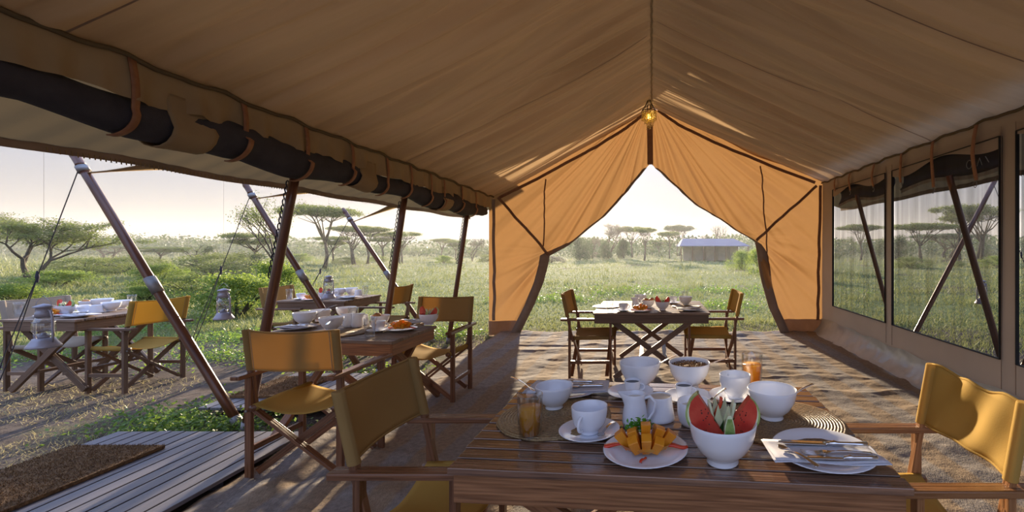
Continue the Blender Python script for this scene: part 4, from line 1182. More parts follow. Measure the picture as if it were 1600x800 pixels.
def mk_crown():
    """melon end carved into a jagged crown, dark peel outside and pale tips"""
    r = E('carved_melon'); mb = MB(); n = 8
    for k in range(n):
        a = k * 2 * PI / n; b_ = a + 2 * PI / n * .95; m_ = (a + b_) / 2
        R1, R2 = .018, .030; z0, z1 = .0, .075
        vs = [(R1 * math.cos(a), R1 * math.sin(a), z0), (R1 * math.cos(b_), R1 * math.sin(b_), z0), (R2 * math.cos(b_), R2 * math.sin(b_), z1 * .62), (R2 * 1.15 * math.cos(m_), R2 * 1.15 * math.sin(m_), z1 * 1.15), (R2 * math.cos(a), R2 * math.sin(a), z1 * .62)]
        mb.add(vs, [(0, 1, 2, 3, 4)])
    mb.build('pale_teeth', M['rindwhite'], r, solid=.006)
    mb = MB()
    for k in range(n):
        a = k * 2 * PI / n + .15; m_ = a + 2 * PI / n * .4; b_ = m_ * 2 - a
        vs = [(.024 * math.cos(a), .024 * math.sin(a), 0), (.024 * math.cos(b_), .024 * math.sin(b_), 0), (.039 * math.cos(b_), .039 * math.sin(b_), .055), (.033 * math.cos(m_), .033 * math.sin(m_), .030), (.039 * math.cos(a), .039 * math.sin(a), .055)]
        mb.add(vs, [(0, 1, 2, 3, 4)])
    mb.build('dark_peel', M['darkleaf'], r, solid=.003)
    return r
def mk_bwedge():
    r = E('melon_wedge'); mb = MB(); H = .105
    prof = [(.021, 0), (.020, .03), (.017, .07), (.012, .09), (.006, H)]
    vs = []; fs = []
    for x, z in prof: vs += [(-x, -.012, z), (x, -.012, z), (x * .3, .018, z), (-x * .3, .018, z)]
    for k in range(len(prof) - 1):
        for q in range(4): fs.append((4 * k + q, 4 * k + (q + 1) % 4, 4 * k + 4 + (q + 1) % 4, 4 * k + 4 + q))
    fs += [(3, 2, 1, 0), (16, 17, 18, 19)]; mb.add(vs, fs); mb.build('flesh', M['rindwhite'], r, bevel=.002)
    mb = MB(); mb.grid(lambda i, j: ((-1 + 2 * i) * (.0195 - .013 * j ** 2), -.0135, .002 + j * (H - .012)), 5, 6); mb.build('green_rind', M['rind'], r, solid=.003); return r
def mk_roll():
    r = E('bread_roll'); mb = MB(); mb.grid(lambda i, j: (.042 * math.cos(i * 2 * PI) * math.sin(j * PI), .036 * math.sin(i * 2 * PI) * math.sin(j * PI), .028 - .026 * math.cos(j * PI) + .002 * math.sin(i * 20)), 24, 12); mb.build('crust', M['bread'], r, smooth=True)
    mb = MB(); mb.tube([(-.025, 0, .0535), (0, .004, .0565), (.025, 0, .0535)], .004, 6); mb.build('split', M['milk'], r, smooth=True); return r

def T(u, v, zt=.75): p = G(u, v, zt); return (p.x, p.y, zt + .001)
def up(loc, dz): return (loc[0], loc[1], loc[2] + dz)
def spoon_between(pa, pb, label, group=None):
    """spoon leaning in a bowl: bowl end at pa, handle end at pb"""
    pa, pb = Vector(pa), Vector(pb); L = (pb - pa).length
    o = spoon_mesh('spoon', L); d = (pb - pa).normalized()
    o.location = pa; o.rotation_mode = 'QUATERNION'; o.rotation_quaternion = d.to_track_quat('X', 'Z')
    return tag(o, label, 'spoon', group)
def spoon_uv(u0, v0, Y0, u1, v1, Y1, label): return spoon_between(P(u0, v0, Y0), P(u1, v1, Y1), label)

# ---- foreground table
A = 'on the foreground table'
TZ = .752
l = T(868, 652); put('coilmat', rough_disc('round_mat', 'coilpale', .235), l, 'round woven grass mat under the left bowl ' + A, 'mat')
l = T(1224, 660); put('coilmat2', rough_disc('round_mat', 'coil', .245), l, 'round brown woven grass mat under the right bowl ' + A, 'mat')
put('juice', mk_juice, T(828, 684), 'tall glass of orange juice at the left of the foreground table', 'glass', sc=1.0)
l = T(921, 679); put('saucer', mk_saucer, l, 'white saucer under the cup in front of the left mat', 'saucer', sc=1.03)
put('cup', mk_cup, up(l, .008), 'empty white cup on a saucer in front of the left mat', 'cup', rz=-PI / 2 - .3, sc=.98)
o = spoon_mesh('spoon', .13); o.location = (l[0] + .045, l[1] - .07, TZ + .018); o.rotation_euler = (0, -.05, 1.2); tag(o, 'steel teaspoon lying on the saucer of the front cup', 'spoon')
l = T(866, 641); put('bowl', mk_bowl, up(l, .011), 'plain white bowl on the left woven mat', 'bowl', sc=.82)
spoon_uv(836, 612, l[1], 797, 590, l[1] - .02, 'dark spoon leaning out of the left white bowl')
l = T(890, 613); put('plate', mk_plate, l, 'white plate beneath the napkin at the far left of the foreground table', 'plate', sc=.95)
napkin([(l[0] - .21, l[1] - .10, 0), (l[0] + .20, l[1] - .09, 0), (l[0] + .19, l[1] + .10, 0), (l[0] - .19, l[1] + .10, 0)], TZ + .024, 'white folded napkin on the far left plate')
for k, (kd, fn, dy) in enumerate((('knife', knife_mesh, .05), ('fork', fork_mesh, .0), ('knife', knife_mesh, -.045))):
    o = put(kd, fn, (l[0] - .15 + .03 * k, l[1] + dy, TZ + .036), ('steel knife at the back of the far left napkin', 'steel fork lying on the far left napkin', 'steel knife at the front of the far left napkin')[k], kd if kd == 'knife' else 'fork', rz=.06 * (k - 1), sc=1.1)
l = T(985, 617); put('saucer', None, l, 'white saucer under the small coffee cup left of centre', 'saucer')
put('coffee', mk_coffee, up(l, .008), 'small cup of black coffee left of centre behind the milk jug', 'cup', rz=-.15)
CACHE['coffee'].location = (l[0] + .01, l[1] + .0, l[2] + .008)
l = T(992, 665); put('jug', mk_jug, l, 'white milk jug in the middle of the foreground table', 'jug', rz=-.1)
put('pot', mk_pot, T(1031, 655), 'white tapered pot beside the milk jug', 'pot')
B1 = T(1000, 604); put('bowl', None, B1, 'large white bowl at the back edge, left one of the pair', 'bowl', sc=1.06)
spoon_uv(1013, 580, B1[1] - .02, 1059, 556, B1[1] + .03, 'silver spoon leaning in the left back bowl')
B2 = T(1077, 605); put('granola', mk_granola, B2, 'large white bowl of granola at the back edge', 'bowl', sc=1.06)
spoon_uv(1088, 579, B2[1] - .02, 1141, 560, B2[1] + .02, 'dark spoon leaning in the granola bowl')
l = T(1075, 624); put('saucer', None, l, 'white saucer under the coffee cup right of centre', 'saucer')
put('coffee', None, (l[0] - .02, l[1], l[2] + .008), 'small cup of black coffee in front of the granola bowl', 'cup', rz=-.2)
l = T(1145, 623); put('saucer', None, l, 'white saucer under the large cup beside the right juice glass', 'saucer')
put('cup', None, (l[0] + .01, l[1], l[2] + .008), 'large white cup beside the right juice glass', 'cup', rz=1.9, sc=1.04)
put('juice', None, T(1175, 609), 'tall glass of orange juice at the back right of the foreground table', 'glass', sc=1.1)
l = T(1084, 664); put('sbowl', mk_sbowl, l, 'straight sided white sugar bowl behind the watermelon', 'bowl')
spoon_uv(1101, 640, l[1], 1135, 608, l[1] + .02, 'steel spoon standing in the sugar bowl')
l = T(1206, 657); put('bowl', None, up(l, .011), 'plain white bowl on the right woven mat', 'bowl', sc=1.0)
spoon_uv(1228, 627, l[1] - .01, 1271, 601, l[1] + .01, 'pale handled spoon leaning out of the right white bowl')
# watermelon bowl
def melon_bowl(loc, sc, where, small=False):
    put('bowl', None, loc, 'white footed bowl holding watermelon ' + where, 'bowl', sc=sc * 1.12)
    b0 = Vector(loc); k = sc * 1.12
    a = put('wedge', mk_wedge, b0 + Vector((-.052, 0, .060)) * k, 'left watermelon slice standing in the bowl ' + where, 'fruit', rz=-.10, sc=k * .97)
    a.rotation_euler = (0, -.10, -.12)
    a = put('wedge', None, b0 + Vector((.050, -.004, .062)) * k, 'right watermelon slice standing in the bowl ' + where, 'fruit', sc=k * .90)
    a.scale = (-k * .90, k * .90, k * .90); a.rotation_euler = (0, .16, .10)
    put('crown', mk_crown, b0 + Vector((.0, .02, .072)) * k, 'carved dark green melon crown in the bowl ' + where, 'fruit', sc=k * 1.2)
    put('bwedge', mk_bwedge, b0 + Vector((.010, -.055, .070)) * k, 'green rinded melon wedge at the front of the bowl ' + where, 'fruit', sc=k * .88)
    if not small:
        p = put('stick', mk_strip, b0 + Vector((.0, .035, .14)) * k, 'upright papaya piece behind the carved melon', 'fruit', sc=k); p.rotation_euler = (0, -1.45, .2)
melon_bowl(T(1129, 722), 1.0, A)
def mango_plate(loc, sc, where, detail=True):
    put('plate', None, loc, 'white plate holding diced mango ' + where, 'plate', sc=sc * .93)
    b0 = Vector(loc)
    put('mango', mk_mango, b0 + Vector((.0, -.01, .008)) * sc, 'mango half cut into cubes ' + where, 'fruit', rz=.05, sc=sc * 1.25)
    if detail:
        put('parsley', mk_parsley, b0 + Vector((-.025, .035, .066)) * sc, 'parsley sprig behind the mango ' + where, 'herb', sc=sc * 1.25)
    gp = 'papaya strips ' + where
    for dx, dy, rr in ((-.100, .008, .12 + PI), (.100, -.005, .12), ) + (((-.008, -.078, PI / 2 - .4),) if detail else ()):
        nm = 'left' if dx < -.05 else 'right' if dx > .05 else 'front'
        put('strip', mk_strip, b0 + Vector((dx, dy, .018 if abs(dx) > .05 else .012)) * sc, nm + ' red papaya strip beside the mango ' + where, 'fruit', rz=rr, sc=sc * (1.1 if abs(dx) > .05 else .5))
mango_plate(T(1009, 709), 1.0, A)
# right plate, napkin, cutlery
l = T(1286, 712); put('plate', None, l, 'white plate under the napkin at the front right of the foreground table', 'plate', sc=1.08)
c4 = [G(*q, TZ + .026) for q in ((1211, 724), (1395, 729), (1352, 696), (1189, 688))]
napkin(c4, TZ + .026, 'white folded napkin hanging over the right plate', seed=3)
def cut(kd, fn, ua, va, ub, vb, z, label, cat):
    a = G(ua, va, z); b_ = G(ub, vb, z); d = b_ - a
    put(kd, fn, (a.x, a.y, z), label, cat, rz=math.atan2(d.y, d.x), sc=d.length / .24 if kd == 'knife' else d.length / .20)
cut('knife', None, 1214, 692, 1357, 698, TZ + .040, 'steel knife at the back of the right napkin', 'knife')
cut('fork', None, 1252, 708, 1362, 710, TZ + .040, 'steel fork in the middle of the right napkin', 'fork')
cut('knife', None, 1256, 716, 1372, 718, TZ + .040, 'steel knife at the front of the right napkin', 'knife')
o = spoon_mesh('spoon', .17); a = G(1216, 696, TZ + .042); b_ = G(1252, 716, TZ + .042); o.location = a; o.rotation_euler = (0, 0, math.atan2(b_.y - a.y, b_.x - a.x)); tag(o, 'steel spoon crossing the knives on the right napkin', 'spoon')

# ---- the other tables share a smaller laid breakfast
def setting(where, mats, bowls, cups, glasses, jugs, pots, melon, mango, rolls, plates, sc=.88, zt=.752):
    for i, (u, v) in enumerate(mats): put('coilmat', None, T(u, v, zt), ('left' if i == 0 else 'right') + ' round grass mat ' + where, 'mat', sc=sc * .85)
    for i, (u, v, k, nm) in enumerate(bowls): put('bowl', None, up(T(u, v, zt), .006), nm + ' white bowl ' + where, 'bowl', sc=sc * k)
    for i, (u, v, nm) in enumerate(cups):
        l_ = T(u, v, zt); put('saucer', None, l_, 'saucer of the ' + nm + ' white cup ' + where, 'saucer', sc=sc * .85)
        put('cup', None, up(l_, .007), nm + ' white cup ' + where, 'cup', rz=.3 + i, sc=sc * .85)
    for i, (u, v, nm) in enumerate(glasses): put('glass', mk_glass, T(u, v, zt), nm + ' empty cut glass tumbler ' + where, 'glass', sc=sc * .98)
    for i, (u, v, nm) in enumerate(jugs): put('jug', None, T(u, v, zt), nm + ' white jug ' + where, 'jug', rz=PI * i + .2, sc=sc)
    for i, (u, v) in enumerate(pots): put('pot', None, T(u, v, zt), 'white tapered pot ' + where, 'pot', sc=sc)
    if melon: melon_bowl(T(melon[0], melon[1], zt), sc * .82, where, small=True)
    if mango: mango_plate(T(mango[0], mango[1], zt), sc * .9, where, detail=False)
    for i, (u, v, nm) in enumerate(rolls):
        if i == 0: put('bowl', None, T(u, v, zt), 'white bowl of bread rolls ' + where, 'bowl', sc=sc * .85)
        b0 = T(u, v, zt); put('roll', mk_roll, (b0[0] - .03 + .065 * i, b0[1], b0[2] + .075 * sc), nm + ' bread roll ' + where, 'bread', sc=sc * .95)
    for i, (u, v, nm) in enumerate(plates):
        l_ = T(u, v, zt); put('plate', None, l_, nm + ' white plate ' + where, 'plate', sc=sc * .85)
        napkin([(l_[0] - .14, l_[1] - .09, 0), (l_[0] + .15, l_[1] - .08, 0), (l_[0] + .14, l_[1] + .08, 0), (l_[0] - .15, l_[1] + .08, 0)], zt + .022 * sc, nm + ' folded napkin ' + where, seed=i + 7)
        put('knife', None, (l_[0] - .10, l_[1] - .03, zt + .035 * sc), 'knife on the ' + nm + ' napkin ' + where, 'knife', sc=sc)
        put('fork', None, (l_[0] - .09, l_[1] + .02, zt + .035 * sc), 'fork on the ' + nm + ' napkin ' + where, 'fork', sc=sc)
CENT = 'on the far centre table'
setting(CENT, [(948, 479), (1072, 479)], [(1071, 477, .95, 'right'), (1001, 473, .9, 'back')], [(974, 486, 'left'), (1052, 474, 'back right')],
        [(953, 487, 'front left'), (1070, 472, 'back right')], [(993, 480, 'middle')], [], (1035, 484.5), (1001, 486.5), [(1013, 480.5, 'left'), (0, 0, 'right')][:1], [(1077, 485, 'front right')])
b0 = T(1013, 480.5); put('roll', None, (b0[0] + .04, b0[1], b0[2] + .07), 'right bread roll ' + CENT, 'bread', sc=.84)
spoon_uv(1005, 461, 5.6, 1020, 452.5, 5.6, 'pale spoon sticking up at the back of the far centre table')
MID = 'on the middle left table'
setting(MID, [(535, 521), (612, 509)], [(476, 508, 1.0, 'left back'), (518, 517, 1.0, 'front'), (541, 497.5, .95, 'back'), (500, 502.5, .95, 'far left')],
        [(591, 518, 'middle')], [(578, 526, 'front'), (552, 505, 'back')], [(545, 511, 'left'), (558, 511, 'right')], [(566, 507)], (670, 507.5), (628, 516),
        [(594, 509, 'small')], [(465, 514, 'left'), (645, 505, 'back right')], sc=.92)
spoon_uv(489, 494, 3.95, 526, 477, 3.95, 'long spoon leaning out of the left back bowl on the middle left table')
spoon_uv(520, 500, 3.75, 510, 508, 3.55, 'dark spoon in the front bowl on the middle left table')
REAR = 'on the rear left table'
setting(REAR, [], [(532, 461.5, .9, 'back middle'), (549, 461, .95, 'right')], [(470, 468, 'left'), (521, 464, 'middle')], [(452, 468, 'left'), (571, 461, 'right')],
        [], [(560, 462)], (508, 468), (487, 468.8), [], [(545, 466.3, 'front right')])
LEFT = 'on the far left table'
setting(LEFT, [], [(174, 486.5, .9, 'front right'), (160, 482, 1.0, 'back'), (190, 483, .9, 'right')], [(130, 489, 'middle')], [(30, 494, 'left'), (206, 479, 'right')],
        [], [(150, 489)], (102, 492), (80, 494), [(138, 482.5, 'small')], [(124, 495, 'front')])
# ------------------------------------------------------------------ plants: grass, weeds, bushes, trees
g = np.random.default_rng(12)
def outside(x, y):
    inside = (x > -2.7) & (x < 3.15) & (y < 7.75)
    d1 = (x > -4.2) & (x < -2.6) & (y < 3.45); d2 = (x > -4.1) & (x < -2.6) & (y > 3.84) & (y < 5.0)
    return ~(inside | d1 | d2)
def gpatch(x, y):                       # how green the ground is, same fields everywhere
    return fbm(x * .45, y * .45, 33, 3) + np.clip((y - 6.3) / 5, -.30, .35)
def scatter(n, v0, v1, u0=-350, u1=1950):
    v = v0 + (v1 - v0) * g.random(n); u = u0 + (u1 - u0) * g.random(n)
    Yd = F * 1.5 / (v - PY); x = (u - PX) / F * Yd
    return x, Yd
x, y = scatter(330000, 394, 700)
k = outside(x, y) & (gpatch(x, y) > .42 + .25 * g.random(len(x))); x, y = x[k], y[k]
z = ground_z(x, y); d = np.hypot(x, y)
hgt = (.028 + .0026 * d) * g.uniform(.5, 1.6, len(x)) * (1 + 1.2 * (vnoise(x * .8, y * .8, 77) > .72)); wd = (.0022 + .00075 * d) * g.uniform(.7, 1.3, len(x))
V, Q = blades(g, np.stack([x, y, z - .01], 1), hgt, wd, hgt * .45)
o = np_mesh('grass', V, Q, M['grass']); tag(o, 'short green and straw grass covering the savanna', 'grass', kind='stuff')
x, y = scatter(70000, 396, 760)
k = outside(x, y) & (fbm(x * .9, y * .9, 55, 3) > .40); x, y = x[k], y[k]
d = np.hypot(x, y); hgt = (.02 + .0022 * d) * g.uniform(.4, 1.7, len(x))
V, Q = blades(g, np.stack([x, y, ground_z(x, y) - .01], 1), hgt, (.0015 + .0006 * d), hgt * .9)
o = np_mesh('dry_grass', V, Q, M['drygrass']); tag(o, 'pale dry grass stalks scattered between the green patches', 'grass', kind='stuff')
# broad-leaved weeds in clumps
cl = []
for (u, v, n, s) in ((300, 655, 60, .35), (345, 668, 60, .3), (230, 668, 30, .25), (395, 632, 40, .3), (560, 590, 40, .3), (470, 560, 60, .5), (180, 520, 40, .5), (340, 560, 50, .5), (700, 520, 40, .5), (60, 560, 30, .5), (380, 530, 60, .5), (1130, 480, 40, .8), (1170, 455, 50, 1.4), (980, 455, 40, 1.2), (860, 470, 40, .8)):
    p = G(u, v, -.04); cl += [(p.x + g.normal() * s, p.y + g.normal() * s * .6, v) for _ in range(n)]
pts = []; sz = []
for (cx, cy, v) in cl:
    if not outside(np.array(cx), np.array(cy)): continue
    m_ = 26; r = .07 + .006 * cy; q = g.normal(size=(m_, 3)) * np.array([r, r, r * .5]); q[:, 2] = np.abs(q[:, 2]) + .005
    pts.append(q + np.array([cx, cy, float(ground_z(np.array(cx), np.array(cy)))])); sz.append(np.full(m_, .012 + .0016 * cy))
V, Q = leaves(g, np.concatenate(pts), np.concatenate(sz) * g.uniform(.7, 1.3, sum(len(s) for s in sz)))
o = np_mesh('weeds', V, Q, M['weed']); tag(o, 'bright green broad leaved weeds growing in low clumps', 'weeds', kind='stuff')

def branchy(mb, p0, d0, L, r, depth, rs, tips, spread=.5, upb=.2, nb=(2, 3)):
    p = Vector(p0); d = Vector(d0).normalized(); pts = [p.copy()]; n = 4
    for k in range(n):
        d = (d + Vector((rs.gauss(0, .12), rs.gauss(0, .12), rs.gauss(0, .06) + .03 * upb))).normalized(); p = p + d * L / n; pts.append(p.copy())
    mb.tube(pts, [r * (1 - .45 * k / n) for k in range(n + 1)], 5 if depth else 4, cap=False)
    tips.append(pts[-1]); 
    if depth <= 1: tips.append(pts[2])
    if depth == 0: return
    for b_ in range(rs.choice(nb)):
        a = rs.uniform(0, 2 * PI); s = rs.uniform(.6, 1.2) * spread
        side = Vector((math.cos(a), math.sin(a), 0))
        nd = (d * (1 - s * .3) + side * s + Vector((0, 0, upb * .3))).normalized()
        branchy(mb, pts[-1] if b_ else pts[3], nd, L * rs.uniform(.6, .85), r * .55, depth - 1, rs, tips, spread, upb, nb)
def flat_tree(seed, H=5.0, R=3.0, leafm='leafA', layers=1, n=8000, th=.62, leafs=.055, trunks=1, dens=1.0):
    rs = random.Random(seed); gg = np.random.default_rng(seed)
    r = E('acacia_tree'); mb = MB(); tips = []
    for tk in range(trunks):
        b0 = Vector((rs.gauss(0, .25) * (trunks > 1), rs.gauss(0, .2) * (trunks > 1), -.15)); fork = Vector((rs.gauss(0, .3), rs.gauss(0, .3), H * rs.uniform(.42, .55)))
        mid = b0.lerp(fork, .5) + Vector((rs.gauss(0, .15), rs.gauss(0, .15), 0))
        mb.tube([b0, mid, fork], [.20 * H / 5, .15 * H / 5, .11 * H / 5], 7)
        for k in range(7):
            a = k * 2 * PI / 7 + rs.uniform(-.4, .4); rr = R * rs.uniform(.25, .85); e_ = Vector((rr * math.cos(a), rr * math.sin(a), H * rs.uniform(.84, .93)))
            m1 = fork.lerp(e_, .45) + Vector((0, 0, -.06 * H * rs.random()))
            st = fork if k % 2 else mid.lerp(fork, .75)
            mb.tube([st, m1, e_], [.085 * H / 5, .06 * H / 5, .025], 5, cap=False)
            for q in range(4):
                e2 = e_ + Vector((rs.gauss(0, R * .22), rs.gauss(0, R * .22), rs.uniform(.0, .06) * H)); mb.tube([m1.lerp(e_, .6), e2], [.032, .014], 4, cap=False)
                tips.append(e2)
    mb.build('trunk', M['bark'], r, smooth=True)
    P_ = []
    ncl = int(70 * dens)
    for L_ in range(layers):
        zc = H * (.93 - .17 * L_); Rl = R * (1 - .25 * L_)
        for k in range(ncl):
            a = rs.uniform(0, 2 * PI); q = math.sqrt(rs.random()) * Rl; q *= 1 + .12 * math.sin(3 * a + seed)
            c_ = np.array([q * math.cos(a), q * math.sin(a), zc + th * (1 - .7 * (q / Rl) ** 2) * rs.uniform(-.5, 1) * .8])
            m_ = n // (ncl * layers); s = Rl * .12
            P_.append(c_ + gg.normal(size=(m_, 3)) * np.array([s, s, th * .16]))
    P_ = np.concatenate(P_); V, Q = leaves(gg, P_, gg.uniform(.6, 1.4, len(P_)) * leafs, flat=.6)
    c_ = np_mesh('crown', V, Q, M[leafm], r); c_['kind'] = 'stuff'
    return r
def twig_tree(seed, H=5.0, spread=.6, leafm='leafC', n=2500, depth=4, leafs=.05, r0=.11, nb=(2, 3), upb=.35, sig=.16):
    rs = random.Random(seed); gg = np.random.default_rng(seed)
    r = E('thorn_tree'); mb = MB(); tips = []
    for s in (-1, 1):
        branchy(mb, (0, 0, -.1), (s * .25, rs.gauss(0, .15), 1), H * .34, r0, depth, rs, tips, spread, upb, nb)
    mb.build('trunk', M['bark'], r, smooth=True)
    tp = np.array([tuple(t) for t in tips if t.z > H * .35]); idx = gg.integers(0, len(tp), n)
    P_ = tp[idx] + gg.normal(size=(n, 3)) * np.array([sig, sig, sig * .45]) * H / 4
    V, Q = leaves(gg, P_, gg.uniform(.6, 1.4, n) * leafs, flat=.4)
    c_ = np_mesh('crown', V, Q, M[leafm], r); c_['kind'] = 'stuff'
    return r
def bush(seed, leafm='leafB', n=7000, H=1.0, R=1.0, leafs=.035, name='bush', cone=False):
    rs = random.Random(seed); gg = np.random.default_rng(seed); r = E(name)
    mb = MB()
    for k in range(9):
        a = rs.uniform(0, 2 * PI); mb.tube([(0, 0, -.05), (R * .3 * math.cos(a), R * .3 * math.sin(a), H * .4), (R * .65 * math.cos(a), R * .65 * math.sin(a), H * rs.uniform(.5, .8))], [.03, .018, .006], 4, cap=False)
    mb.build('stems', M['bark'], r)
    P_ = []; nc = 46
    for k in range(nc):
        a = rs.uniform(0, 2 * PI); q = rs.random() ** .6; z_ = rs.random()
        rad = R * (math.sqrt(max(0, 1 - (z_ * .95) ** 2)) if not cone else (1 - z_ * .85) ** .8)
        c_ = np.array([q * rad * math.cos(a), q * rad * math.sin(a), H * (.12 + .80 * z_)])
        P_.append(c_ + gg.normal(size=(n // nc, 3)) * np.array([R * .13, R * .13, H * .08]))
    P_ = np.concatenate(P_); P_[:, 2] = np.abs(P_[:, 2]); V, Q = leaves(gg, P_, gg.uniform(.6, 1.4, len(P_)) * leafs, flat=.2)
    c_ = np_mesh('foliage', V, Q, M[leafm], r); c_['kind'] = 'stuff'; return r
PROTO = {
    'flatA': lambda: flat_tree(1, n=16000, leafs=.075), 'flatB': lambda: flat_tree(2, R=2.6, layers=2, n=16000, th=.6, leafs=.07), 'flatC': lambda: flat_tree(6, R=3.4, n=12000, dens=.6, trunks=2, leafs=.07),
    'flatD': lambda: flat_tree(9, R=3.2, n=16000, th=.75, leafm='leafD', trunks=2, leafs=.08),
    'feather': lambda: twig_tree(3, H=4.2, spread=.75, leafm='leafA', n=16000, depth=4, leafs=.042, nb=(3, 3), upb=.25, sig=.17),
    'sparse': lambda: twig_tree(4, H=5, spread=.5, leafm='leafA', n=3000, depth=4, leafs=.04),
    'bare': lambda: twig_tree(7, H=5, spread=.62, leafm='leafC', n=6000, depth=5, leafs=.035, r0=.14, nb=(2, 3), upb=.2, sig=.12),
    'thin': lambda: twig_tree(8, H=5, spread=.35, leafm='leafC', n=700, depth=3, leafs=.035, r0=.09),
    'round': lambda: bush(1, 'leafD', 9000, 3.0, 1.7, .06, 'leafy_tree'), 'cone': lambda: bush(2, 'leafD', 8000, 2.6, 1.25, .06, 'leafy_tree', cone=True),
    'bushA': lambda: bush(3, 'leafB', 8000, 1.0, 1.1, .03), 'bushB': lambda: bush(4, 'leafA', 7000, 1.0, 1.2, .03), 'bushG': lambda: bush(5, 'leafC', 6000, 1.0, 1.2, .03)}
NOMH = {'flatA': 5.0, 'flatB': 5.0, 'flatC': 5.0, 'flatD': 5.2, 'feather': 4.2, 'sparse': 5.2, 'bare': 5.4, 'thin': 5.0, 'round': 3.0, 'cone': 2.7, 'bushA': 1.1, 'bushB': 1.1, 'bushG': 1.1}
PC = {}; TRS = random.Random(77)
def tree(kind, u, vb, vt, label, width=None, group=None, rz=None):
    """stand a plant where its foot is seen at (u, vb) with its top at vt"""
    p = G(u, vb, -.03); s = p.y; H = (vb - vt) / F * s; k = H / NOMH[kind]
    bushy = kind.startswith('bush')
    cat = 'bush' if bushy else 'tree'
    if kind in PC: r = copy_tree(PC[kind])
    else: r = PC[kind] = PROTO[kind]()
    if 'group' in r: del r['group']
    tag(r, label, cat, group)
    R0_ = {'flatA': 3.1, 'flatB': 2.7, 'flatC': 3.5, 'flatD': 3.3, 'feather': 2.6, 'sparse': 2.0, 'bare': 2.4, 'thin': 1.2, 'round': 1.9, 'cone': 1.4}.get(kind, 1.25)
    kx = (width / 2 / F * s) / R0_ if width else k
    r.location = (p.x, p.y, float(ground_z(np.array(p.x), np.array(p.y)))); r.scale = (kx, kx, k); r.rotation_euler = (0, 0, TRS.uniform(0, 6.28) if rz is None else rz)
    return r
tree('feather', 45, 440, 330, 'spreading feathery acacia at the far left edge behind the guy rope', 190, rz=.4)
tree('feather', -40, 425, 322, 'acacia cut off by the left edge', 150)
tree('flatD', 168, 405, 384, 'dark flat topped acacia left of the leaning pole, far off', 92)
tree('sparse', 310, 424, 376, 'loose thorn tree right of the nearest leaning pole', 70)
tree('flatB', 252, 412, 386, 'small flat topped tree hidden partly by the leaning pole', 60)
tree('flatB', 397, 420, 366, 'layered acacia left of the upright pole', 78)
tree('sparse', 437, 445, 282, 'tall sparse acacia rising behind the nearest upright pole', 100)
tree('flatA', 507, 420, 325, 'tall umbrella acacia between the first two left poles', 98)
tree('flatB', 521, 412, 370, 'low umbrella tree beside the tall acacia', 44)
tree('flatC', 553, 413, 354, 'umbrella acacia behind the far leaning pole', 62)
tree('flatA', 574, 412, 355, 'umbrella acacia left of the second upright pole', 62)
tree('flatB', 598, 408, 364, 'rounded acacia just left of the second upright pole', 50)
tree('flatC', 627, 411, 362, 'thin flat acacia right of the second upright pole', 52)
tree('flatA', 691, 404, 373, 'small dark umbrella acacia left of the third upright pole', 34)
tree('flatB', 712, 406, 376, 'small acacia behind the third upright pole', 30)
tree('bare', 738, 408, 364, 'hazy thorn tree just left of the orange curtain', 40)
tree('flatB', 655, 400, 389, 'tiny distant umbrella tree between second and third upright poles', 20)
tree('round', 906, 406, 368, 'round dark leafy tree at the left of the tent opening', 46)
tree('bare', 951, 404, 338, 'tall bare branched tree in the left of the tent opening', 70)
tree('bare', 926, 405, 362, 'thin twiggy tree beside the round dark tree', 36)
tree('cone', 946, 405, 377, 'dark leafy bush tree below the tall bare tree', 30)
tree('cone', 974, 404, 373, 'dark pointed tree right of the tall bare tree', 30)
tree('flatA', 988, 402, 356, 'flat crowned acacia behind the dark pointed tree', 50)
tree('flatC', 1007, 407, 357, 'slender umbrella acacia at the middle of the tent opening', 34)
tree('flatB', 1029, 401, 376, 'low flat acacia in the middle of the tent opening', 32)
tree('flatA', 1046, 404, 363, 'umbrella acacia left of the distant tent roof', 34)
tree('flatD', 1060, 400, 352, 'leaning flat topped acacia beside the distant tent', 44)
tree('round', 1105, 402, 368, 'dense dark tree in front of the distant tent', 34)
tree('thin', 1131, 403, 340, 'bare thin tree against the distant tent roof', 44)
for i, (u, vb, vt, w, kd) in enumerate(((1090, 405, 392, 50, 'bushG'), (1160, 420, 388, 60, 'bushA'), (1190, 428, 380, 60, 'bushA'), (1230, 420, 372, 70, 'bushA'), (1135, 406, 394, 40, 'bushB'))):
    tree(kd, u, vb, vt, ('low grey bush left of the distant tent', 'green bush at the right of the tent opening', 'fuzzy green bush against the right curtain edge', 'bush behind the right curtain', 'small bush under the distant tent')[i], w)
tree('bushA', 370, 494, 420, 'bright green shrub behind the second lantern', 175)
tree('bushA', 430, 472, 405, 'green shrub between lantern and upright pole', 110)
tree('bushB', 300, 462, 424, 'olive shrub left of the second lantern', 110)
tree('bushA', 250, 447, 410, 'green shrub behind the leaning pole ferrule', 90)
tree('bushB', 330, 430, 395, 'soft green bush beyond the bright shrub', 120)
tree('bushB', 130, 430, 400, 'olive bush right of the feathery acacia', 100)
tree('bushA', 90, 447, 420, 'low green bush above the far left table', 120)
tree('bushB', 200, 425, 399, 'rounded olive bush below the dark flat acacia', 110)
tree('bushB', 385, 425, 392, 'olive bush below the layered acacia', 80)
tree('bushA', 20, 470, 440, 'green bush at the left edge behind the pale armchair', 110)
tree('bushA', 225, 470, 445, 'green bush behind the mustard armchair', 80)
gb = 'low bushes scattered over the savanna'
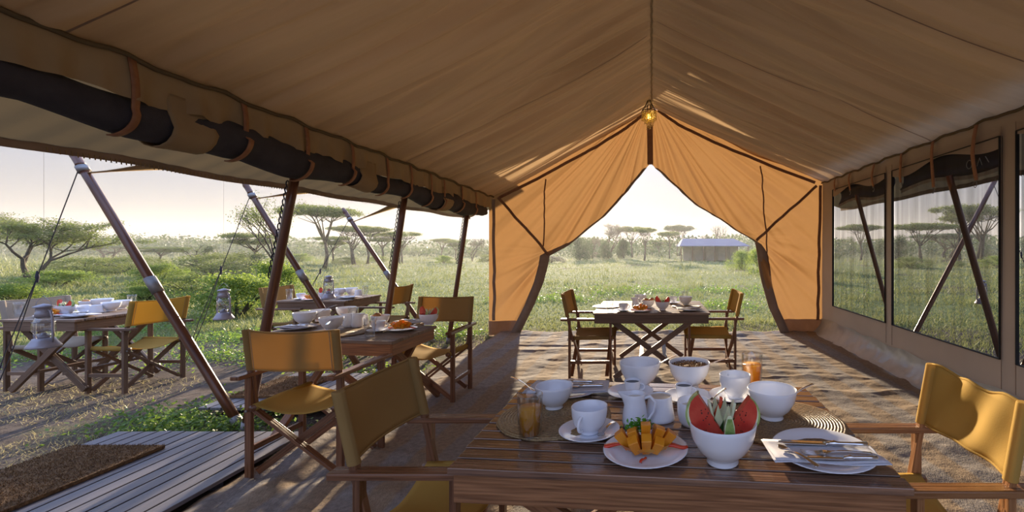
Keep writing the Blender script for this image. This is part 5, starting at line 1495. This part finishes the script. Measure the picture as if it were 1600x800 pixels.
REG = ((70, 'beyond the far left table'), (160, 'between the far left table and the leaning pole'), (300, 'behind the nearest leaning pole'), (420, 'behind the second lantern'), (560, 'beyond the rear left table'), (700, 'between the upright poles'), (870, 'beside the left curtain'), (1000, 'in the left of the tent opening'), (1240, 'in the right of the tent opening'), (1390, 'seen through the far net window'), (3000, 'seen through the middle net window'))
def region(u): return next(t_ for k_, t_ in REG if u < k_)
TONE = {'bushA': 'bright green', 'bushB': 'olive', 'bushG': 'grey twiggy', 'flatA': 'umbrella topped', 'flatB': 'two tiered', 'flatC': 'thin flat', 'flatD': 'dark flat', 'round': 'round crowned'}
def depth_word(vb, cuts=(398, 404)): return 'distant' if vb < cuts[0] else 'middle distance' if vb < cuts[1] else 'nearer'
for i in range(46):
    u = TRS.uniform(-250, 1240) if i < 34 else TRS.uniform(1290, 1750); vb = 396 + TRS.random() ** 2 * 24; h = TRS.uniform(4, 11) * (1 + (vb - 396) / 25)
    if 900 < u < 1180: vb = min(vb, 404)
    kd = TRS.choice(('bushA', 'bushB', 'bushG', 'bushB')); lb = '%s %s low savanna bush %s' % (depth_word(vb), TONE[kd], region(u))
    tree(kd, u, vb, vb - h, lb, h * TRS.uniform(2.4, 4.2), group=gb)
gt = 'hazy acacias along the horizon'
for i in range(44):
    u = TRS.uniform(-300, 1900); vb = TRS.uniform(394.5, 400); h = TRS.uniform(6, 16) + (12 if u > 1290 and TRS.random() < .4 else 0)
    kd = TRS.choice(('flatA', 'flatB', 'flatC', 'flatD', 'round')); lb = '%s %s hazy acacia %s' % ('tall' if h > 14 else 'short' if h < 10 else 'medium', TONE[kd], region(u))
    tree(kd, u, vb, vb - h, lb, h * TRS.uniform(1.1, 1.9), group=gt)
for u, vb, vt, w, kd, lb in ((1440, 410, 352, 90, 'flatA', 'umbrella acacia seen through the left part of the middle net window'), (1500, 408, 322, 70, 'flatB', 'tall layered acacia behind the crossed poles in the middle window'),
                             (1530, 408, 326, 90, 'flatC', 'acacia right of the crossed poles in the middle window'), (1400, 406, 368, 60, 'round', 'dark tree low in the middle window'), (1345, 406, 352, 60, 'flatA', 'acacia seen through the far net window'), (1480, 404, 366, 100, 'flatD', 'dark wide acacia in the middle window')):
    tree(kd, u, vb, vt, lb, w)
# distant thicket along the horizon: nobody could count it
n = 90000
a = g.uniform(-1.75, 1.15, n); Yd = g.uniform(75, 150, n); x = a * Yd
hh = (1.6 + 4.0 * fbm(x * .05, Yd * .03, 12, 3)) * np.where(vnoise(x * .02, Yd * .02, 5) > .4, 1, .5)
P_ = np.stack([x, Yd, g.random(n) ** .7 * hh], 1)
V, Q = leaves(g, P_, g.uniform(.15, .42, n), flat=.1)
o = np_mesh('thicket', V, Q, M['leafD']); tag(o, 'continuous dark thicket of bush along the horizon', 'thicket', kind='stuff')

# ------------------------------------------------------------------ distant safari tent
Yb = 52.0; org = P(1112, 401, Yb); org.z = -.05
r = thing('safari_tent', org, 'long distant safari tent with a blue grey ridged roof and pale walls', 'tent')
xa, xb_ = P(1060, 390, Yb).x, P(1166, 390, Yb).x; zt_ = HC + 15 / F * Yb; ze_ = HC + 3.2 / F * Yb
mb = MB(org=org)
mb.add([(xa, Yb - 2, ze_), (xb_, Yb - 2, ze_), (xb_ - 1.2, Yb + 1.5, zt_), (xa + .6, Yb + 1.5, zt_), (xa, Yb + 5, ze_), (xb_, Yb + 5, ze_)], [(0, 1, 2, 3), (3, 2, 5, 4), (0, 3, 4), (1, 5, 2)])
mb.build('roof', M['buildroof'], r, solid=.08)
for k in range(5):
    x0 = xa + .6 + (xb_ - xa - 1.2) * k / 5; x1 = xa + .6 + (xb_ - xa - 1.2) * (k + .72) / 5; mb = MB(org=org); mb.box(((x0 + x1) / 2, Yb, (ze_ + .1) / 2), (x1 - x0, .15, ze_ + .1)); mb.build('wall_panel', M['building'], r)
mb = MB(org=org); mb.box(((xa + xb_) / 2, Yb + 3, ze_ / 2), (xb_ - xa - 1.5, .2, ze_)); mb.build('back_wall', M['building'], r)
for k in range(7):
    x0 = xa + .2 + (xb_ - xa - .4) * k / 6; mb = MB(org=org); mb.tube([(x0, Yb - 1.9, -.1), (x0, Yb - 1.9, ze_)], .06, 6); mb.build('post', M['pole'], r)

# ------------------------------------------------------------------ morning haze beyond the tents
m = bpy.data.materials.new('morning_haze'); m.use_nodes = True; t = m.node_tree
for nn in list(t.nodes): t.nodes.remove(nn)
vs_ = N(t, 'ShaderNodeVolumeScatter'); vs_.inputs['Density'].default_value = .0017; vs_.inputs['Anisotropy'].default_value = .35; vs_.inputs['Color'].default_value = (1, .98, .94, 1)
oo = N(t, 'ShaderNodeOutputMaterial'); t.links.new(vs_.outputs[0], oo.inputs['Volume'])
mb = MB(org=(0, 120, 0)); mb.box((0, 111, 6), (700, 198, 14)); hz = mb.build('haze', m)
tag(hz, 'thin bright morning haze lying over the savanna', 'haze', kind='stuff')
